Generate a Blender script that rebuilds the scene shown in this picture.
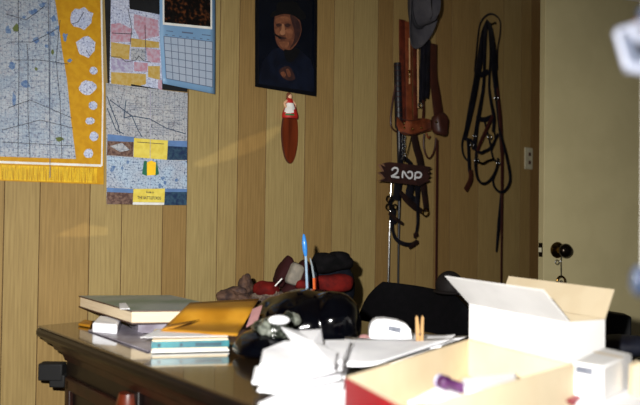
import bpy, math, random
from mathutils import Vector, Matrix, noise
random.seed(7)
sc = bpy.context.scene
for o in list(bpy.data.objects): bpy.data.objects.remove(o)

# ------------------------------------------------------------ camera, world, lights, exposure
F = 700.0
CAM = Vector((0, 0, 1.08))
CR = Matrix.Rotation(math.radians(91.0), 3, 'X') @ Matrix.Rotation(math.radians(0.8), 3, 'Z')
cd = bpy.data.cameras.new('camera'); cam = bpy.data.objects.new('camera', cd)
sc.collection.objects.link(cam); sc.camera = cam
cam.matrix_world = Matrix.Translation(CAM) @ CR.to_4x4()
cd.sensor_width = 36; cd.lens = F / 640 * 36; cd.clip_start = .02
cd.dof.use_dof = True; cd.dof.focus_distance = 2.4; cd.dof.aperture_fstop = 2.5

w = bpy.data.worlds.new('world'); sc.world = w; w.use_nodes = True
w.node_tree.nodes['Background'].inputs[0].default_value = (.85, .9, 1, 1)
w.node_tree.nodes['Background'].inputs[1].default_value = .09

def spot(name, loc, target, power, angle, blend, size, col):
    l = bpy.data.lights.new(name, 'SPOT'); l.energy = power; l.spot_size = math.radians(angle); l.spot_blend = blend
    l.shadow_soft_size = size; l.color = col
    o = bpy.data.objects.new(name, l); sc.collection.objects.link(o); o.location = loc
    o.rotation_euler = (Vector(target) - Vector(loc)).to_track_quat('-Z', 'Y').to_euler(); return o
spot('camera_flash', (-.15, -.03, 1.22), (-.05, 2.4, .58), 285, 94, 1.0, .018, (1, .98, .94))
LB = Vector((-1.2, -1.9, 1.7))                       # added spot behind the camera, throws the two light patches on the wall
spot('patch_spot', LB, (-1.0, 2.2, 1.25), 330, 40, .1, .004, (1, .86, .55))
sc.view_settings.view_transform = 'Standard'; sc.view_settings.look = 'None'
sc.view_settings.exposure = 0; sc.view_settings.gamma = 1; sc.view_settings.use_curve_mapping = False

# ------------------------------------------------------------ geometry helpers
Z = Vector((0, 0, 1))
ANG = math.radians(40.8)
U = Vector((math.cos(ANG), math.sin(ANG), 0))       # along the panelled wall, to the right
N = Vector((math.sin(ANG), -math.cos(ANG), 0))      # out of the wall into the room
W0 = Vector((1.12, 3.75, 0))
A = Vector((-.792, 1.965, 0))                       # desk corner by the wall
DH = .76

def ray(px, py):
    return (CR @ Vector(((px - 320) / F, -(py - 202.5) / F, -1)))
def plane(px, py, p, n):
    d = ray(px, py); return CAM + d * ((p - CAM).dot(n) / d.dot(n))
def W(px, py, off=0.0): return plane(px, py, W0 + N * off, N)
def D(px, py, h=0.0): return plane(px, py, Vector((0, 0, DH + h)), Z)
def Q(px, py, y): return plane(px, py, Vector((0, y, 0)), Vector((0, 1, 0)))   # a point at depth y
def wf(s, o, z): return W0 + U * s + N * o + Z * z     # wall frame
def df(x, y, z): return A + U * x - N * y + Z * z      # desk frame: y negative towards the room
def wuv(v):
    r = v - W0; return (r.dot(U), v.z)

class MB:
    def __init__(s): s.v = []; s.f = []; s.m = []
    def add(s, vs, fs, m=0):
        b = len(s.v); s.v += [Vector(v) for v in vs]
        for f in fs: s.f.append([b + i for i in f]); s.m.append(m)
    def poly(s, pts, m=0): s.add(pts, [list(range(len(pts)))], m)
    def prism(s, pts, vec, m=0, ms=None):
        n = len(pts); vec = Vector(vec)
        s.add(list(pts) + [Vector(p) + vec for p in pts], [list(range(n))[::-1], list(range(n, 2 * n))], m)
        b = len(s.v) - 2 * n
        for i in range(n):
            j = (i + 1) % n; s.f.append([b + i, b + j, b + n + j, b + n + i]); s.m.append(m if ms is None else ms)
    def box(s, c, ax, ay, az, m=0):          # centre and half-extent vectors
        c = Vector(c); vs = [c + ax * i + ay * j + az * k for i in (-1, 1) for j in (-1, 1) for k in (-1, 1)]
        s.add(vs, [(0,1,3,2),(4,6,7,5),(0,4,5,1),(2,3,7,6),(0,2,6,4),(1,5,7,3)], m)
    def tube(s, pts, r, m=0, seg=8, closed=False, sub=4, flat=None, fw=1.0):
        """round tube, or a strap when flat=(normal): width r, thickness r*fw"""
        pts = smooth(pts, sub, closed); n = len(pts)
        rr = r if isinstance(r, (list, tuple)) else [r, r]
        prev = None; b = len(s.v)
        for i, p in enumerate(pts):
            a = pts[(i + 1) % n] if (closed or i < n - 1) else p
            c = pts[i - 1] if (closed or i > 0) else p
            t = (a - c)
            t = t.normalized() if t.length > 1e-9 else Z.copy()
            ref = flat if flat is not None else (prev if prev is not None else (Z if abs(t.z) < .9 else U))
            x = t.cross(ref)
            if x.length < 1e-6: x = t.cross(U)
            x.normalize(); y = x.cross(t).normalized()
            if flat is None: prev = y
            k = i / max(1, n - 1) * (len(rr) - 1); k0 = min(int(k), len(rr) - 2); q = rr[k0] + (rr[k0 + 1] - rr[k0]) * (k - k0)
            for j in range(seg):
                an = 2 * math.pi * (j + .5) / seg
                cx, cy = math.cos(an), math.sin(an)
                if flat is not None:
                    cx = math.copysign(abs(cx) ** .5, cx); cy = math.copysign(abs(cy) ** .5, cy)
                s.v.append(p + x * (q * cx) + y * (q * fw * cy))
        for i in range(n if closed else n - 1):
            for j in range(seg):
                i2 = (i + 1) % n; j2 = (j + 1) % seg
                s.f.append([b + i*seg + j, b + i*seg + j2, b + i2*seg + j2, b + i2*seg + j]); s.m.append(m)
        if not closed:
            s.f.append([b + j for j in range(seg)][::-1]); s.m.append(m)
            s.f.append([b + (n-1)*seg + j for j in range(seg)]); s.m.append(m)
    def lathe(s, o, axis, prof, m=0, seg=20, ex=1, ref=None):
        axis = Vector(axis).normalized(); x = axis.cross(ref if ref else (Z if abs(axis.z) < .9 else U)).normalized(); y = axis.cross(x)
        b = len(s.v)
        for (r, h) in prof:
            for j in range(seg):
                a = 2 * math.pi * j / seg; s.v.append(Vector(o) + axis * h + x * (r * math.cos(a) * ex) + y * (r * math.sin(a)))
        for i in range(len(prof) - 1):
            for j in range(seg):
                j2 = (j + 1) % seg; s.f.append([b+i*seg+j, b+i*seg+j2, b+(i+1)*seg+j2, b+(i+1)*seg+j]); s.m.append(m)
        s.f.append([b + j for j in range(seg)][::-1]); s.m.append(m)
        s.f.append([b + (len(prof)-1)*seg + j for j in range(seg)]); s.m.append(m)
    def blob(s, c, ax, ay, az, m=0, su=24, sv=14, amp=0, fr=8, pw=1.0, floor=None, fold=0):
        b = len(s.v); c = Vector(c)
        for i in range(sv + 1):
            th = math.pi * i / sv
            for j in range(su):
                ph = 2 * math.pi * j / su
                def P(v): return math.copysign(abs(v) ** pw, v)
                d = ax * (P(math.sin(th)) * P(math.cos(ph))) + ay * (P(math.sin(th)) * P(math.sin(ph))) + az * P(math.cos(th))
                k = 1 + amp * noise.noise((c + d) * fr) + fold * abs(noise.noise((c + d) * fr * 2.3))
                p = c + d * k
                if floor is not None and p.z < floor: p.z = floor
                s.v.append(p)
        for i in range(sv):
            for j in range(su):
                j2 = (j + 1) % su; s.f.append([b+i*su+j, b+(i+1)*su+j, b+(i+1)*su+j2, b+i*su+j2]); s.m.append(m)
    def build(s, name, mats, parent=None, loc=None, bevel=0, sm=True, sub=0, solid=0):
        if not isinstance(mats, (list, tuple)): mats = [mats]
        if parent is not None: org = parent_org(parent)
        elif loc is not None: org = Vector(loc)
        else:
            lo = Vector([min(v[i] for v in s.v) for i in range(3)]); hi = Vector([max(v[i] for v in s.v) for i in range(3)])
            org = Vector(((lo.x + hi.x) / 2, (lo.y + hi.y) / 2, lo.z))
        me = bpy.data.meshes.new(name)
        me.from_pydata([v - org for v in s.v], [], s.f)
        for mt in mats: me.materials.append(M[mt] if isinstance(mt, str) else mt)
        for p, m in zip(me.polygons, s.m): p.material_index = m; p.use_smooth = sm
        uv = me.uv_layers.new(name='wall_uv')
        for lp in me.loops: uv.data[lp.index].uv = wuv(s.v[lp.vertex_index])
        me.update()
        try:
            import bmesh
            bm = bmesh.new(); bm.from_mesh(me); bmesh.ops.remove_doubles(bm, verts=bm.verts, dist=1e-6)
            if len(s.f) > 1: bmesh.ops.recalc_face_normals(bm, faces=bm.faces)
            bm.to_mesh(me); bm.free()
        except Exception as e: print('bm', e)
        o = bpy.data.objects.new(name, me); sc.collection.objects.link(o)
        if sm and hasattr(me, 'set_sharp_from_angle'): me.set_sharp_from_angle(angle=math.radians(38))
        if parent is not None: o.parent = parent
        else: o.location = org
        if solid:
            md = o.modifiers.new('t', 'SOLIDIFY'); md.thickness = solid; md.offset = 0
        if bevel:
            md = o.modifiers.new('b', 'BEVEL'); md.width = bevel; md.segments = 2; md.limit_method = 'ANGLE'
        if sub:
            md = o.modifiers.new('s', 'SUBSURF'); md.levels = sub; md.render_levels = sub
        return o
def parent_org(p):
    o = Vector((0, 0, 0))
    while p is not None: o += p.location; p = p.parent
    return o
def smooth(pts, sub, closed=False):
    pts = [Vector(p) for p in pts]
    if sub <= 1 or len(pts) < 3: return pts
    out = []; n = len(pts)
    for i in range(n if closed else n - 1):
        if closed: p0, p1, p2, p3 = pts[i-1], pts[i], pts[(i+1) % n], pts[(i+2) % n]
        else: p0, p1, p2, p3 = pts[max(i-1,0)], pts[i], pts[i+1], pts[min(i+2,n-1)]
        for k in range(sub):
            t = k / sub
            out.append(.5 * ((2*p1) + (-p0+p2)*t + (2*p0-5*p1+4*p2-p3)*t*t + (-p0+3*p1-3*p2+p3)*t**3))
    if not closed: out.append(pts[-1])
    return out
def tag(o, label=None, cat=None, group=None, kind=None):
    if label: o['label'] = label
    if cat: o['category'] = cat
    if group: o['group'] = group
    if kind: o['kind'] = kind
    return o
def thing(name, loc, label, cat, group=None):
    o = bpy.data.objects.new(name, None); sc.collection.objects.link(o); o.location = loc; o.empty_display_size = .05
    return tag(o, label, cat, group)
def text(name, s, centre, xdir, ydir, size, mt, parent, off=.0006, sx=1.0):
    c = bpy.data.curves.new(name, 'FONT'); c.body = s; c.size = 1; c.align_x = 'CENTER'; c.align_y = 'CENTER'; c.offset = .018
    t = bpy.data.objects.new('tmp', c); sc.collection.objects.link(t)
    bpy.context.view_layer.update()
    me = bpy.data.meshes.new_from_object(t.evaluated_get(bpy.context.evaluated_depsgraph_get()))
    bpy.data.objects.remove(t)
    nrm = xdir.cross(ydir).normalized(); org = parent_org(parent)
    for v in me.vertices: v.co = centre - org + xdir * (v.co.x * size * sx) + ydir * (v.co.y * size) + nrm * off
    me.materials.clear(); me.materials.append(M[mt])
    o = bpy.data.objects.new(name, me); sc.collection.objects.link(o); o.parent = parent; return o

# ------------------------------------------------------------ materials
M = {}
def srgb(c):
    return tuple(((x / 255) / 12.92 if x / 255 <= .04045 else ((x / 255 + .055) / 1.055) ** 2.4) for x in c) + (1,)
def mat(name, c, rough=.6, metal=0, c2=None, scale=30, stretch=(1,1,1), bump=0, bscale=60, spec=.4, coat=0, alpha=None, trans=0, lo=.4, hi=.6, uv=False):
    m = bpy.data.materials.new(name); m.use_nodes = True; M[name] = m
    nt = m.node_tree; b = nt.nodes['Principled BSDF']; L = nt.links.new
    b.inputs['Roughness'].default_value = rough; b.inputs['Metallic'].default_value = metal
    b.inputs['Specular IOR Level'].default_value = spec; b.inputs['Coat Weight'].default_value = coat
    b.inputs['Coat Roughness'].default_value = .06
    if trans: b.inputs['Transmission Weight'].default_value = trans
    if alpha is not None: b.inputs['Alpha'].default_value = alpha
    c = srgb(c); c2 = srgb(c2) if c2 else tuple(x * .85 for x in c[:3]) + (1,)
    tc = nt.nodes.new('ShaderNodeTexCoord'); mp = nt.nodes.new('ShaderNodeMapping'); mp.inputs['Scale'].default_value = stretch
    L(tc.outputs['UV' if uv else 'Object'], mp.inputs[0])
    nz = nt.nodes.new('ShaderNodeTexNoise'); nz.inputs['Scale'].default_value = scale; nz.inputs['Detail'].default_value = 4
    L(mp.outputs[0], nz.inputs['Vector'])
    r = nt.nodes.new('ShaderNodeValToRGB'); r.color_ramp.elements[0].position = lo; r.color_ramp.elements[1].position = hi
    r.color_ramp.elements[0].color = c; r.color_ramp.elements[1].color = c2
    L(nz.outputs['Fac'], r.inputs[0]); L(r.outputs[0], b.inputs['Base Color'])
    if bump:
        n2 = nt.nodes.new('ShaderNodeTexNoise'); n2.inputs['Scale'].default_value = bscale; L(mp.outputs[0], n2.inputs['Vector'])
        bp = nt.nodes.new('ShaderNodeBump'); bp.inputs['Strength'].default_value = bump; bp.inputs['Distance'].default_value = .004
        L(n2.outputs['Fac'], bp.inputs['Height']); L(bp.outputs[0], b.inputs['Normal'])
    return m

def panel_mat():
    m = bpy.data.materials.new('panelling'); m.use_nodes = True; M['panelling'] = m
    nt = m.node_tree; b = nt.nodes['Principled BSDF']; L = nt.links.new
    b.inputs['Roughness'].default_value = .5; b.inputs['Specular IOR Level'].default_value = .3
    uv = nt.nodes.new('ShaderNodeTexCoord'); at = nt.nodes.new('ShaderNodeAttribute'); at.attribute_name = 'plank'
    # shift grain per plank
    sep = nt.nodes.new('ShaderNodeSeparateColor'); L(at.outputs['Color'], sep.inputs[0])
    add = nt.nodes.new('ShaderNodeVectorMath'); add.operation = 'MULTIPLY_ADD'
    L(at.outputs['Color'], add.inputs[0]); add.inputs[1].default_value = (17, 31, 9); L(uv.outputs['UV'], add.inputs[2])
    mp = nt.nodes.new('ShaderNodeMapping'); mp.inputs['Scale'].default_value = (1, .045, 1); L(add.outputs[0], mp.inputs[0])
    fine = nt.nodes.new('ShaderNodeTexNoise'); fine.inputs['Scale'].default_value = 210; fine.inputs['Detail'].default_value = 3; L(mp.outputs[0], fine.inputs['Vector'])
    mp2 = nt.nodes.new('ShaderNodeMapping'); mp2.inputs['Scale'].default_value = (1, .13, 1); L(add.outputs[0], mp2.inputs[0])
    wv = nt.nodes.new('ShaderNodeTexWave'); wv.wave_type = 'BANDS'; wv.bands_direction = 'X'; wv.inputs['Scale'].default_value = 26
    wv.inputs['Distortion'].default_value = 7; wv.inputs['Detail'].default_value = 2; wv.inputs['Detail Scale'].default_value = .7; L(mp2.outputs[0], wv.inputs['Vector'])
    mx = nt.nodes.new('ShaderNodeMath'); mx.operation = 'MULTIPLY_ADD'; L(wv.outputs['Fac'], mx.inputs[0]); mx.inputs[1].default_value = .16; L(fine.outputs['Fac'], mx.inputs[2])
    r = nt.nodes.new('ShaderNodeValToRGB'); L(mx.outputs[0], r.inputs[0])
    r.color_ramp.elements[0].position = .38; r.color_ramp.elements[0].color = (.80, .78, .74, 1)
    r.color_ramp.elements[1].position = .85; r.color_ramp.elements[1].color = (1.06, 1.06, 1.04, 1)
    tone = nt.nodes.new('ShaderNodeValToRGB'); L(sep.outputs[0], tone.inputs[0])
    tone.color_ramp.elements[0].color = srgb((160, 141, 95)); tone.color_ramp.elements[1].color = srgb((120, 87, 48))
    e = tone.color_ramp.elements.new(.45); e.color = srgb((153, 127, 80))
    mul = nt.nodes.new('ShaderNodeMix'); mul.data_type = 'RGBA'; mul.blend_type = 'MULTIPLY'; mul.inputs[0].default_value = 1
    L(tone.outputs[0], mul.inputs[6]); L(r.outputs[0], mul.inputs[7]); L(mul.outputs[2], b.inputs['Base Color'])
panel_mat()
mat('groove', (92, 66, 36), .8)
mat('ceiling_paint', (206, 200, 184), .9)
mat('carpet', (84, 66, 48), .95, c2=(60, 46, 34), scale=300, bump=.5, bscale=400)
mat('door_paint', (188, 176, 134), .45, c2=(182, 170, 129), scale=6)
mat('jamb_wood', (120, 74, 38), .5, c2=(96, 56, 28), scale=40, stretch=(1, 1, .06))
mat('brass', (120, 92, 44), .25, 1, c2=(90, 66, 30)); mat('dark_metal', (40, 34, 28), .25, .9); mat('chrome', (205, 205, 205), .18, 1)
mat('steel', (170, 172, 176), .22, 1)
mat('plate', (186, 178, 150), .4); mat('black_matte', (12, 12, 14), .7); mat('black_board', (14, 15, 18), .6, c2=(24, 26, 30), scale=14)
mat('map_yellow', (196, 146, 20), .55, c2=(186, 134, 14), scale=60); mat('map_yellow_print', (228, 186, 40), .55, c2=(186, 136, 20), scale=300, stretch=(1, .05, 1), lo=.45, hi=.62, uv=True)
mat('paper', (226, 226, 222), .7, c2=(214, 214, 208)); mat('paper_bright', (250, 250, 252), .7, c2=(240, 240, 244), scale=12)
mat('ink', (52, 54, 62), .7); mat('road_red', (150, 96, 96), .7); mat('water_blue', (74, 104, 150), .6, c2=(112, 136, 168), scale=120)
mat('park_green', (96, 108, 58), .6); mat('cal_blue', (112, 148, 184), .45, c2=(120, 156, 190), scale=8); mat('cal_white', (162, 174, 192), .5, c2=(152, 168, 188), scale=10)
mat('cal_line', (88, 100, 124), .6); mat('cal_photo', (14, 12, 12), .3, c2=(92, 52, 28), scale=70, lo=.52, hi=.7)
mat('pink', (176, 128, 144), .65, c2=(180, 160, 176), scale=90); mat('mustard', (178, 146, 66), .65, c2=(186, 160, 96), scale=90); mat('lilac', (176, 178, 196), .65, c2=(150, 140, 172), scale=110)
mat('leaf_green', (40, 104, 76), .6); mat('photo_sky', (96, 128, 176), .5); mat('photo_land', (78, 56, 52), .5, c2=(120, 96, 84), scale=120); mat('photo_dark', (30, 48, 78), .5, c2=(50, 76, 96), scale=90)
mat('tag_yellow', (222, 204, 92), .6, c2=(212, 190, 76), scale=50); mat('flag_yellow', (248, 200, 40), .6)

def map_mat(name, base, base2, line, grid=.012, red=None, sc1=28, k=.28):
    m = bpy.data.materials.new(name); m.use_nodes = True; M[name] = m; nt = m.node_tree; b = nt.nodes['Principled BSDF']; L = nt.links.new
    b.inputs['Roughness'].default_value = .6; b.inputs['Specular IOR Level'].default_value = .25
    tc = nt.nodes.new('ShaderNodeTexCoord')
    def ramp(src, p0, c0, p1, c1):
        r = nt.nodes.new('ShaderNodeValToRGB'); L(src, r.inputs[0]); r.color_ramp.elements[0].position = p0; r.color_ramp.elements[1].position = p1
        r.color_ramp.elements[0].color = c0; r.color_ramp.elements[1].color = c1; return r.outputs[0]
    def mul(a, b2, f=1):
        x = nt.nodes.new('ShaderNodeMix'); x.data_type = 'RGBA'; x.blend_type = 'MULTIPLY'; x.inputs[0].default_value = f; L(a, x.inputs[6]); L(b2, x.inputs[7]); return x.outputs[2]
    nz = nt.nodes.new('ShaderNodeTexNoise'); nz.inputs['Scale'].default_value = 14; nz.inputs['Detail'].default_value = 6; L(tc.outputs['UV'], nz.inputs['Vector'])
    col = ramp(nz.outputs['Fac'], .4, srgb(base), .62, srgb(base2))
    n3 = nt.nodes.new('ShaderNodeTexNoise'); n3.inputs['Scale'].default_value = 160; n3.inputs['Detail'].default_value = 2; L(tc.outputs['UV'], n3.inputs['Vector'])
    col = mul(col, ramp(n3.outputs['Fac'], .34, srgb(line), .44, (1, 1, 1, 1)), .8)
    for s2, wd, c in ((sc1, .05, line), (sc1 * 3, .07, red or line)):
        vo = nt.nodes.new('ShaderNodeTexVoronoi'); vo.feature = 'DISTANCE_TO_EDGE'; vo.inputs['Scale'].default_value = s2; vo.inputs['Randomness'].default_value = .85
        L(tc.outputs['UV'], vo.inputs['Vector'])
        col = mul(col, ramp(vo.outputs['Distance'], wd * .3, srgb(c), wd, (1, 1, 1, 1)), k)
    br = nt.nodes.new('ShaderNodeTexBrick'); br.offset = 0; br.inputs['Scale'].default_value = 1; br.inputs['Brick Width'].default_value = grid; br.inputs['Row Height'].default_value = grid
    br.inputs['Mortar Size'].default_value = grid * .05; br.inputs['Color1'].default_value = (1,1,1,1); br.inputs['Color2'].default_value = (.93,.94,.97,1); br.inputs['Mortar'].default_value = (.6,.64,.72,1)
    L(tc.outputs['UV'], br.inputs['Vector'])
    col = mul(col, br.outputs['Color'], .8)
    L(col, b.inputs['Base Color'])
map_mat('map_body', (176, 184, 192), (160, 174, 188), (120, 136, 170), .012, (190, 140, 146))
map_mat('map_small', (180, 182, 184), (170, 174, 180), (120, 126, 140), .02, (190, 160, 160), 22)
map_mat('map_inset', (206, 212, 228), (190, 200, 222), (130, 130, 170), .01, (150, 130, 170), 50)
map_mat('map_town', (176, 184, 196), (176, 196, 214), (80, 104, 150), .009, (110, 120, 140), 60)

mat('frame_black', (10, 12, 18), .3, coat=.4); mat('portrait_dark', (13, 17, 27), .22, c2=(9, 13, 22), scale=10, coat=.3)
mat('portrait_hat', (8, 9, 13), .5); mat('portrait_coat', (16, 22, 38), .4, c2=(10, 14, 26), scale=20)
mat('skin', (138, 88, 62), .5, c2=(116, 72, 50), scale=60); mat('skin_dark', (58, 34, 30), .6, c2=(44, 26, 26), scale=60); mat('skin_light', (164, 114, 82), .5)
mat('skin_b', (112, 68, 48), .5, c2=(90, 54, 40), scale=50); mat('skin_pale', (226, 178, 140), .5)
mat('hair_brown', (110, 60, 34), .7); mat('red_cloth', (186, 34, 26), .6, c2=(160, 24, 20)); mat('white_cloth', (232, 230, 224), .7); mat('green_trim', (30, 110, 60), .6)
mat('red_wood', (124, 52, 24), .3, c2=(70, 26, 12), scale=30, stretch=(1, 1, .12), lo=.3, hi=.7, coat=.5)
mat('bark', (74, 32, 18), .8, bump=.6)
mat('felt_grey', (66, 64, 68), .95, c2=(56, 54, 60), scale=20, bump=.2, bscale=200); mat('felt_band', (34, 33, 38), .8)
mat('leather_tan', (122, 62, 36), .38, c2=(92, 42, 22), scale=26, bump=.2, coat=.2); mat('leather_red', (92, 38, 24), .42, c2=(62, 26, 18), scale=24, bump=.2)
mat('leather_brown', (58, 27, 19), .45, c2=(50, 24, 18), scale=26, bump=.2); mat('leather_black', (20, 20, 28), .38, c2=(12, 12, 18), scale=26, bump=.2)
mat('leather_dark', (36, 20, 17), .45, c2=(26, 16, 15), scale=26, bump=.2); mat('leather_rein', (56, 24, 20), .45, c2=(54, 26, 22)); mat('cord_tan', (176, 140, 96), .7)
mat('sign_wood', (52, 26, 22), .6, c2=(38, 18, 16), scale=30, stretch=(.2, 1, 1)); mat('sign_edge', (120, 88, 66), .8); mat('sign_paint', (214, 214, 216), .6)
mat('desk_wood', (46, 19, 10), .45, c2=(24, 10, 6), scale=24, stretch=(1, .15, 1), lo=.3, hi=.7, coat=.12, spec=.25); mat('desk_dark', (16, 8, 7), .4, c2=(10, 6, 5), scale=20, coat=.1, spec=.25)
mat('desk_red', (92, 34, 15), .35, c2=(58, 20, 9), scale=24, coat=.2)
mat('desk_top', (50, 38, 25), .2, c2=(38, 28, 18), scale=18, stretch=(1, .2, 1), coat=1.0, lo=.3, hi=.7)
mat('glass_edge', (10, 12, 14), .08, coat=1)
mat('book_green', (108, 136, 128), .4, c2=(150, 164, 166), scale=7, lo=.4, hi=.6); mat('pages', (232, 214, 184), .8, c2=(220, 200, 168), scale=260, stretch=(.05, .05, 3)); mat('pages_grey', (170, 158, 136), .8, c2=(156, 144, 122), scale=260, stretch=(.05,.05,3))
mat('book_edge', (78, 52, 40), .5); mat('teal', (40, 116, 124), .35, c2=(30, 96, 108), scale=30); mat('teal_mark', (20, 62, 76), .4)
mat('manila', (182, 130, 34), .5, c2=(170, 116, 24), scale=14, bump=.2, bscale=20); mat('manila_inner', (196, 138, 50), .5)
mat('grey_print', (120, 112, 124), .4, c2=(160, 156, 168), scale=18, lo=.35, hi=.65)
mat('plastic_black', (2, 2, 5), .11, c2=(3, 4, 8), bump=.3, bscale=12, spec=.4)
mat('plastic_clear', (120, 124, 114), .12, c2=(30, 34, 28), scale=30, bump=.9, bscale=50, lo=.42, hi=.56, coat=.6)
mat('rag_brown', (84, 60, 46), .8, c2=(50, 34, 30), scale=40, bump=.8, bscale=80); mat('fur_grey', (96, 82, 70), .9, c2=(62, 50, 46), scale=90, bump=1, bscale=150)
mat('felt_red', (98, 20, 16), .8, spec=.1, c2=(72, 15, 14), scale=30, bump=.3); mat('cloth_black', (5, 5, 6), .9, spec=.1, c2=(14, 12, 14), scale=30, bump=.5)
mat('cloth_navy', (16, 21, 30), .85, spec=.1, c2=(12, 14, 22), scale=30, bump=.4); mat('cloth_grey', (128, 120, 108), .85, c2=(114, 108, 98), scale=60, bump=.4); mat('cloth_maroon', (44, 18, 19), .8, spec=.1, bump=.4)
mat('pen_blue', (60, 140, 214), .25, c2=(50, 128, 206), coat=.6); mat('pen_clear', (150, 176, 200), .15, coat=.5); mat('pencil_orange', (206, 96, 44), .4); mat('pen_body', (140, 150, 156), .3)
mat('pink_paper', (190, 140, 140), .6); mat('chair_black', (5, 5, 7), .85, spec=.1, c2=(8, 7, 10), scale=40, bump=.2, bscale=150); mat('chair_plastic', (16, 16, 18), .35)
mat('cap_dark', (28, 25, 24), .6, spec=.1, c2=(30, 26, 26), scale=20)
mat('card_white', (246, 244, 242), .6, c2=(238, 236, 234), scale=9); mat('card_tan', (208, 192, 162), .75, c2=(204, 187, 156), scale=16); mat('card_red', (122, 10, 20), .45, c2=(112, 8, 17), scale=12)
mat('plastic_white', (244, 245, 248), .35); mat('label_grey', (88, 92, 104), .6, c2=(118, 122, 132), scale=120); mat('peg_wood', (176, 138, 88), .6, c2=(160, 120, 70), scale=60, stretch=(1,1,.1))
mat('purple', (58, 24, 62), .35, c2=(86, 48, 90), scale=30); mat('magenta', (140, 20, 50), .5); mat('navy_cloth', (18, 19, 32), .6, c2=(32, 35, 48), scale=12, bump=.4, bscale=30)
mat('enamel_blue', (58, 64, 84), .3, c2=(84, 90, 104), scale=22); mat('orange', (96, 52, 26), .5); mat('mobile_white', (128, 132, 146), .5); mat('deep_blue', (10, 13, 24), .4)
mat('glass_bead', (60, 68, 84), .08, c2=(40, 48, 64), scale=30, coat=1)

# ------------------------------------------------------------ setting
H = 2.42
SL, SR, OUT = -4.1, .135, 4.6
# plank joints read off the wall, in metres along it
joints_px = [40, 90, 122, 163, 186.6, 217.5, 237, 265, 304, 332, 351.5, 376, 391, 416, 434, 450, 478, 502, 520, 530]
tones = [.25, .5, .12, .18, .6, .02, .15, .62, .06, .55, .22, .12, .72, .42, .38, .72, .62, .38, .30, .5, .85]
ss = [wuv(W(x, 200))[0] for x in joints_px]
left = [ss[0] - .10, ss[0] - .31, ss[0] - .42, ss[0] - .58, ss[0] - .80, ss[0] - .95, ss[0] - 1.1]
js = [SL] + left[::-1] + ss + [SR]
tn = [.3, .6, .1, .4, .2, .1, .5][:len(left)] + tones
g = .0013
wm = MB(); ptone = []
for i in range(len(js) - 1):
    a, b = js[i], js[i + 1]
    wm.poly([wf(a + g, 0, 0), wf(b - g, 0, 0), wf(b - g, 0, H), wf(a + g, 0, H)], 0); ptone.append(tn[i % len(tn)])
    if i < len(js) - 2:
        wm.poly([wf(b - g, 0, 0), wf(b, -.003, 0), wf(b, -.003, H), wf(b - g, 0, H)], 1); ptone.append(.5)
        wm.poly([wf(b, -.003, 0), wf(b + g, 0, 0), wf(b + g, 0, H), wf(b, -.003, H)], 1); ptone.append(.5)
wb = wm.build('wall_back', ['panelling', 'groove'], sm=False); tag(wb, kind='structure')
ca = wb.data.color_attributes.new('plank', 'FLOAT_COLOR', 'CORNER')
pc = [(js[i], js[i+1], tn[i % len(tn)]) for i in range(len(js)-1)]
for p in wb.data.polygons:
    s0 = sum(wb.data.uv_layers[0].data[l].uv[0] for l in p.loop_indices) / len(p.loop_indices)
    k = next((q for q in range(len(pc)) if pc[q][0] <= s0 <= pc[q][1]), 0)
    for l in p.loop_indices: ca.data[l].color = (pc[k][2], (k * .37) % 1, (k * .61) % 1, 1)
m = MB(); m.prism([wf(SL, -.1, -.06), wf(2.2, -.1, -.06), wf(2.2, OUT, -.06), wf(SL, OUT, -.06)], (0, 0, .06)); tag(m.build('floor', 'carpet', sm=False), kind='structure')
m = MB(); m.prism([wf(SL, -.1, H), wf(2.2, -.1, H), wf(2.2, OUT, H), wf(SL, OUT, H)], (0, 0, .05)); tag(m.build('ceiling', 'ceiling_paint', sm=False), kind='structure')
DO0, DO1 = .05, .93
m = MB()
m.prism([wf(SR, DO1, 0), wf(SR + .1, DO1, 0), wf(SR + .1, OUT, 0), wf(SR, OUT, 0)], (0, 0, H))
m.prism([wf(SR, -.1, 0), wf(SR + .1, -.1, 0), wf(SR + .1, DO0, 0), wf(SR, DO0, 0)], (0, 0, H))
m.prism([wf(SR, DO0, 2.06), wf(SR + .1, DO0, 2.06), wf(SR + .1, DO1, 2.06), wf(SR, DO1, 2.06)], (0, 0, H - 2.06))
tag(m.build('wall_right', 'ceiling_paint', sm=False), kind='structure')
m = MB(); m.prism([wf(1.9, -.1, 0), wf(2.0, -.1, 0), wf(2.0, OUT, 0), wf(1.9, OUT, 0)], (0, 0, H)); tag(m.build('wall_hall', 'ceiling_paint', sm=False), kind='structure')
m = MB(); m.prism([wf(SR + .1, -.1, 0), wf(1.9, -.1, 0), wf(1.9, -.02, 0), wf(SR + .1, -.02, 0)], (0, 0, H)); tag(m.build('wall_hall_end', 'ceiling_paint', sm=False), kind='structure')
m = MB()
for s0, s1, o0, o1, z0, z1 in ((SR - .012, SR, .004, DO0, 0, 2.1), (SR - .012, SR, DO1 + .02, DO1 + .08, 0, 2.1), (SR - .012, SR, .004, DO1 + .08, 2.06, 2.12)):
    m.prism([wf(s0, o0, z0), wf(s1, o0, z0), wf(s1, o1, z0), wf(s0, o1, z0)], (0, 0, z1 - z0))
tag(m.build('trim_1', 'jamb_wood', sm=False, bevel=.002), kind='structure')
for nm, a0, a1 in (('baseboard_back', SL, SR - .015),):
    m = MB(); m.prism([wf(a0, .001, 0), wf(a1, .001, 0), wf(a1, .013, 0), wf(a0, .013, 0)], (0, 0, .08)); tag(m.build(nm, 'jamb_wood', sm=False), kind='structure')

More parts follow.
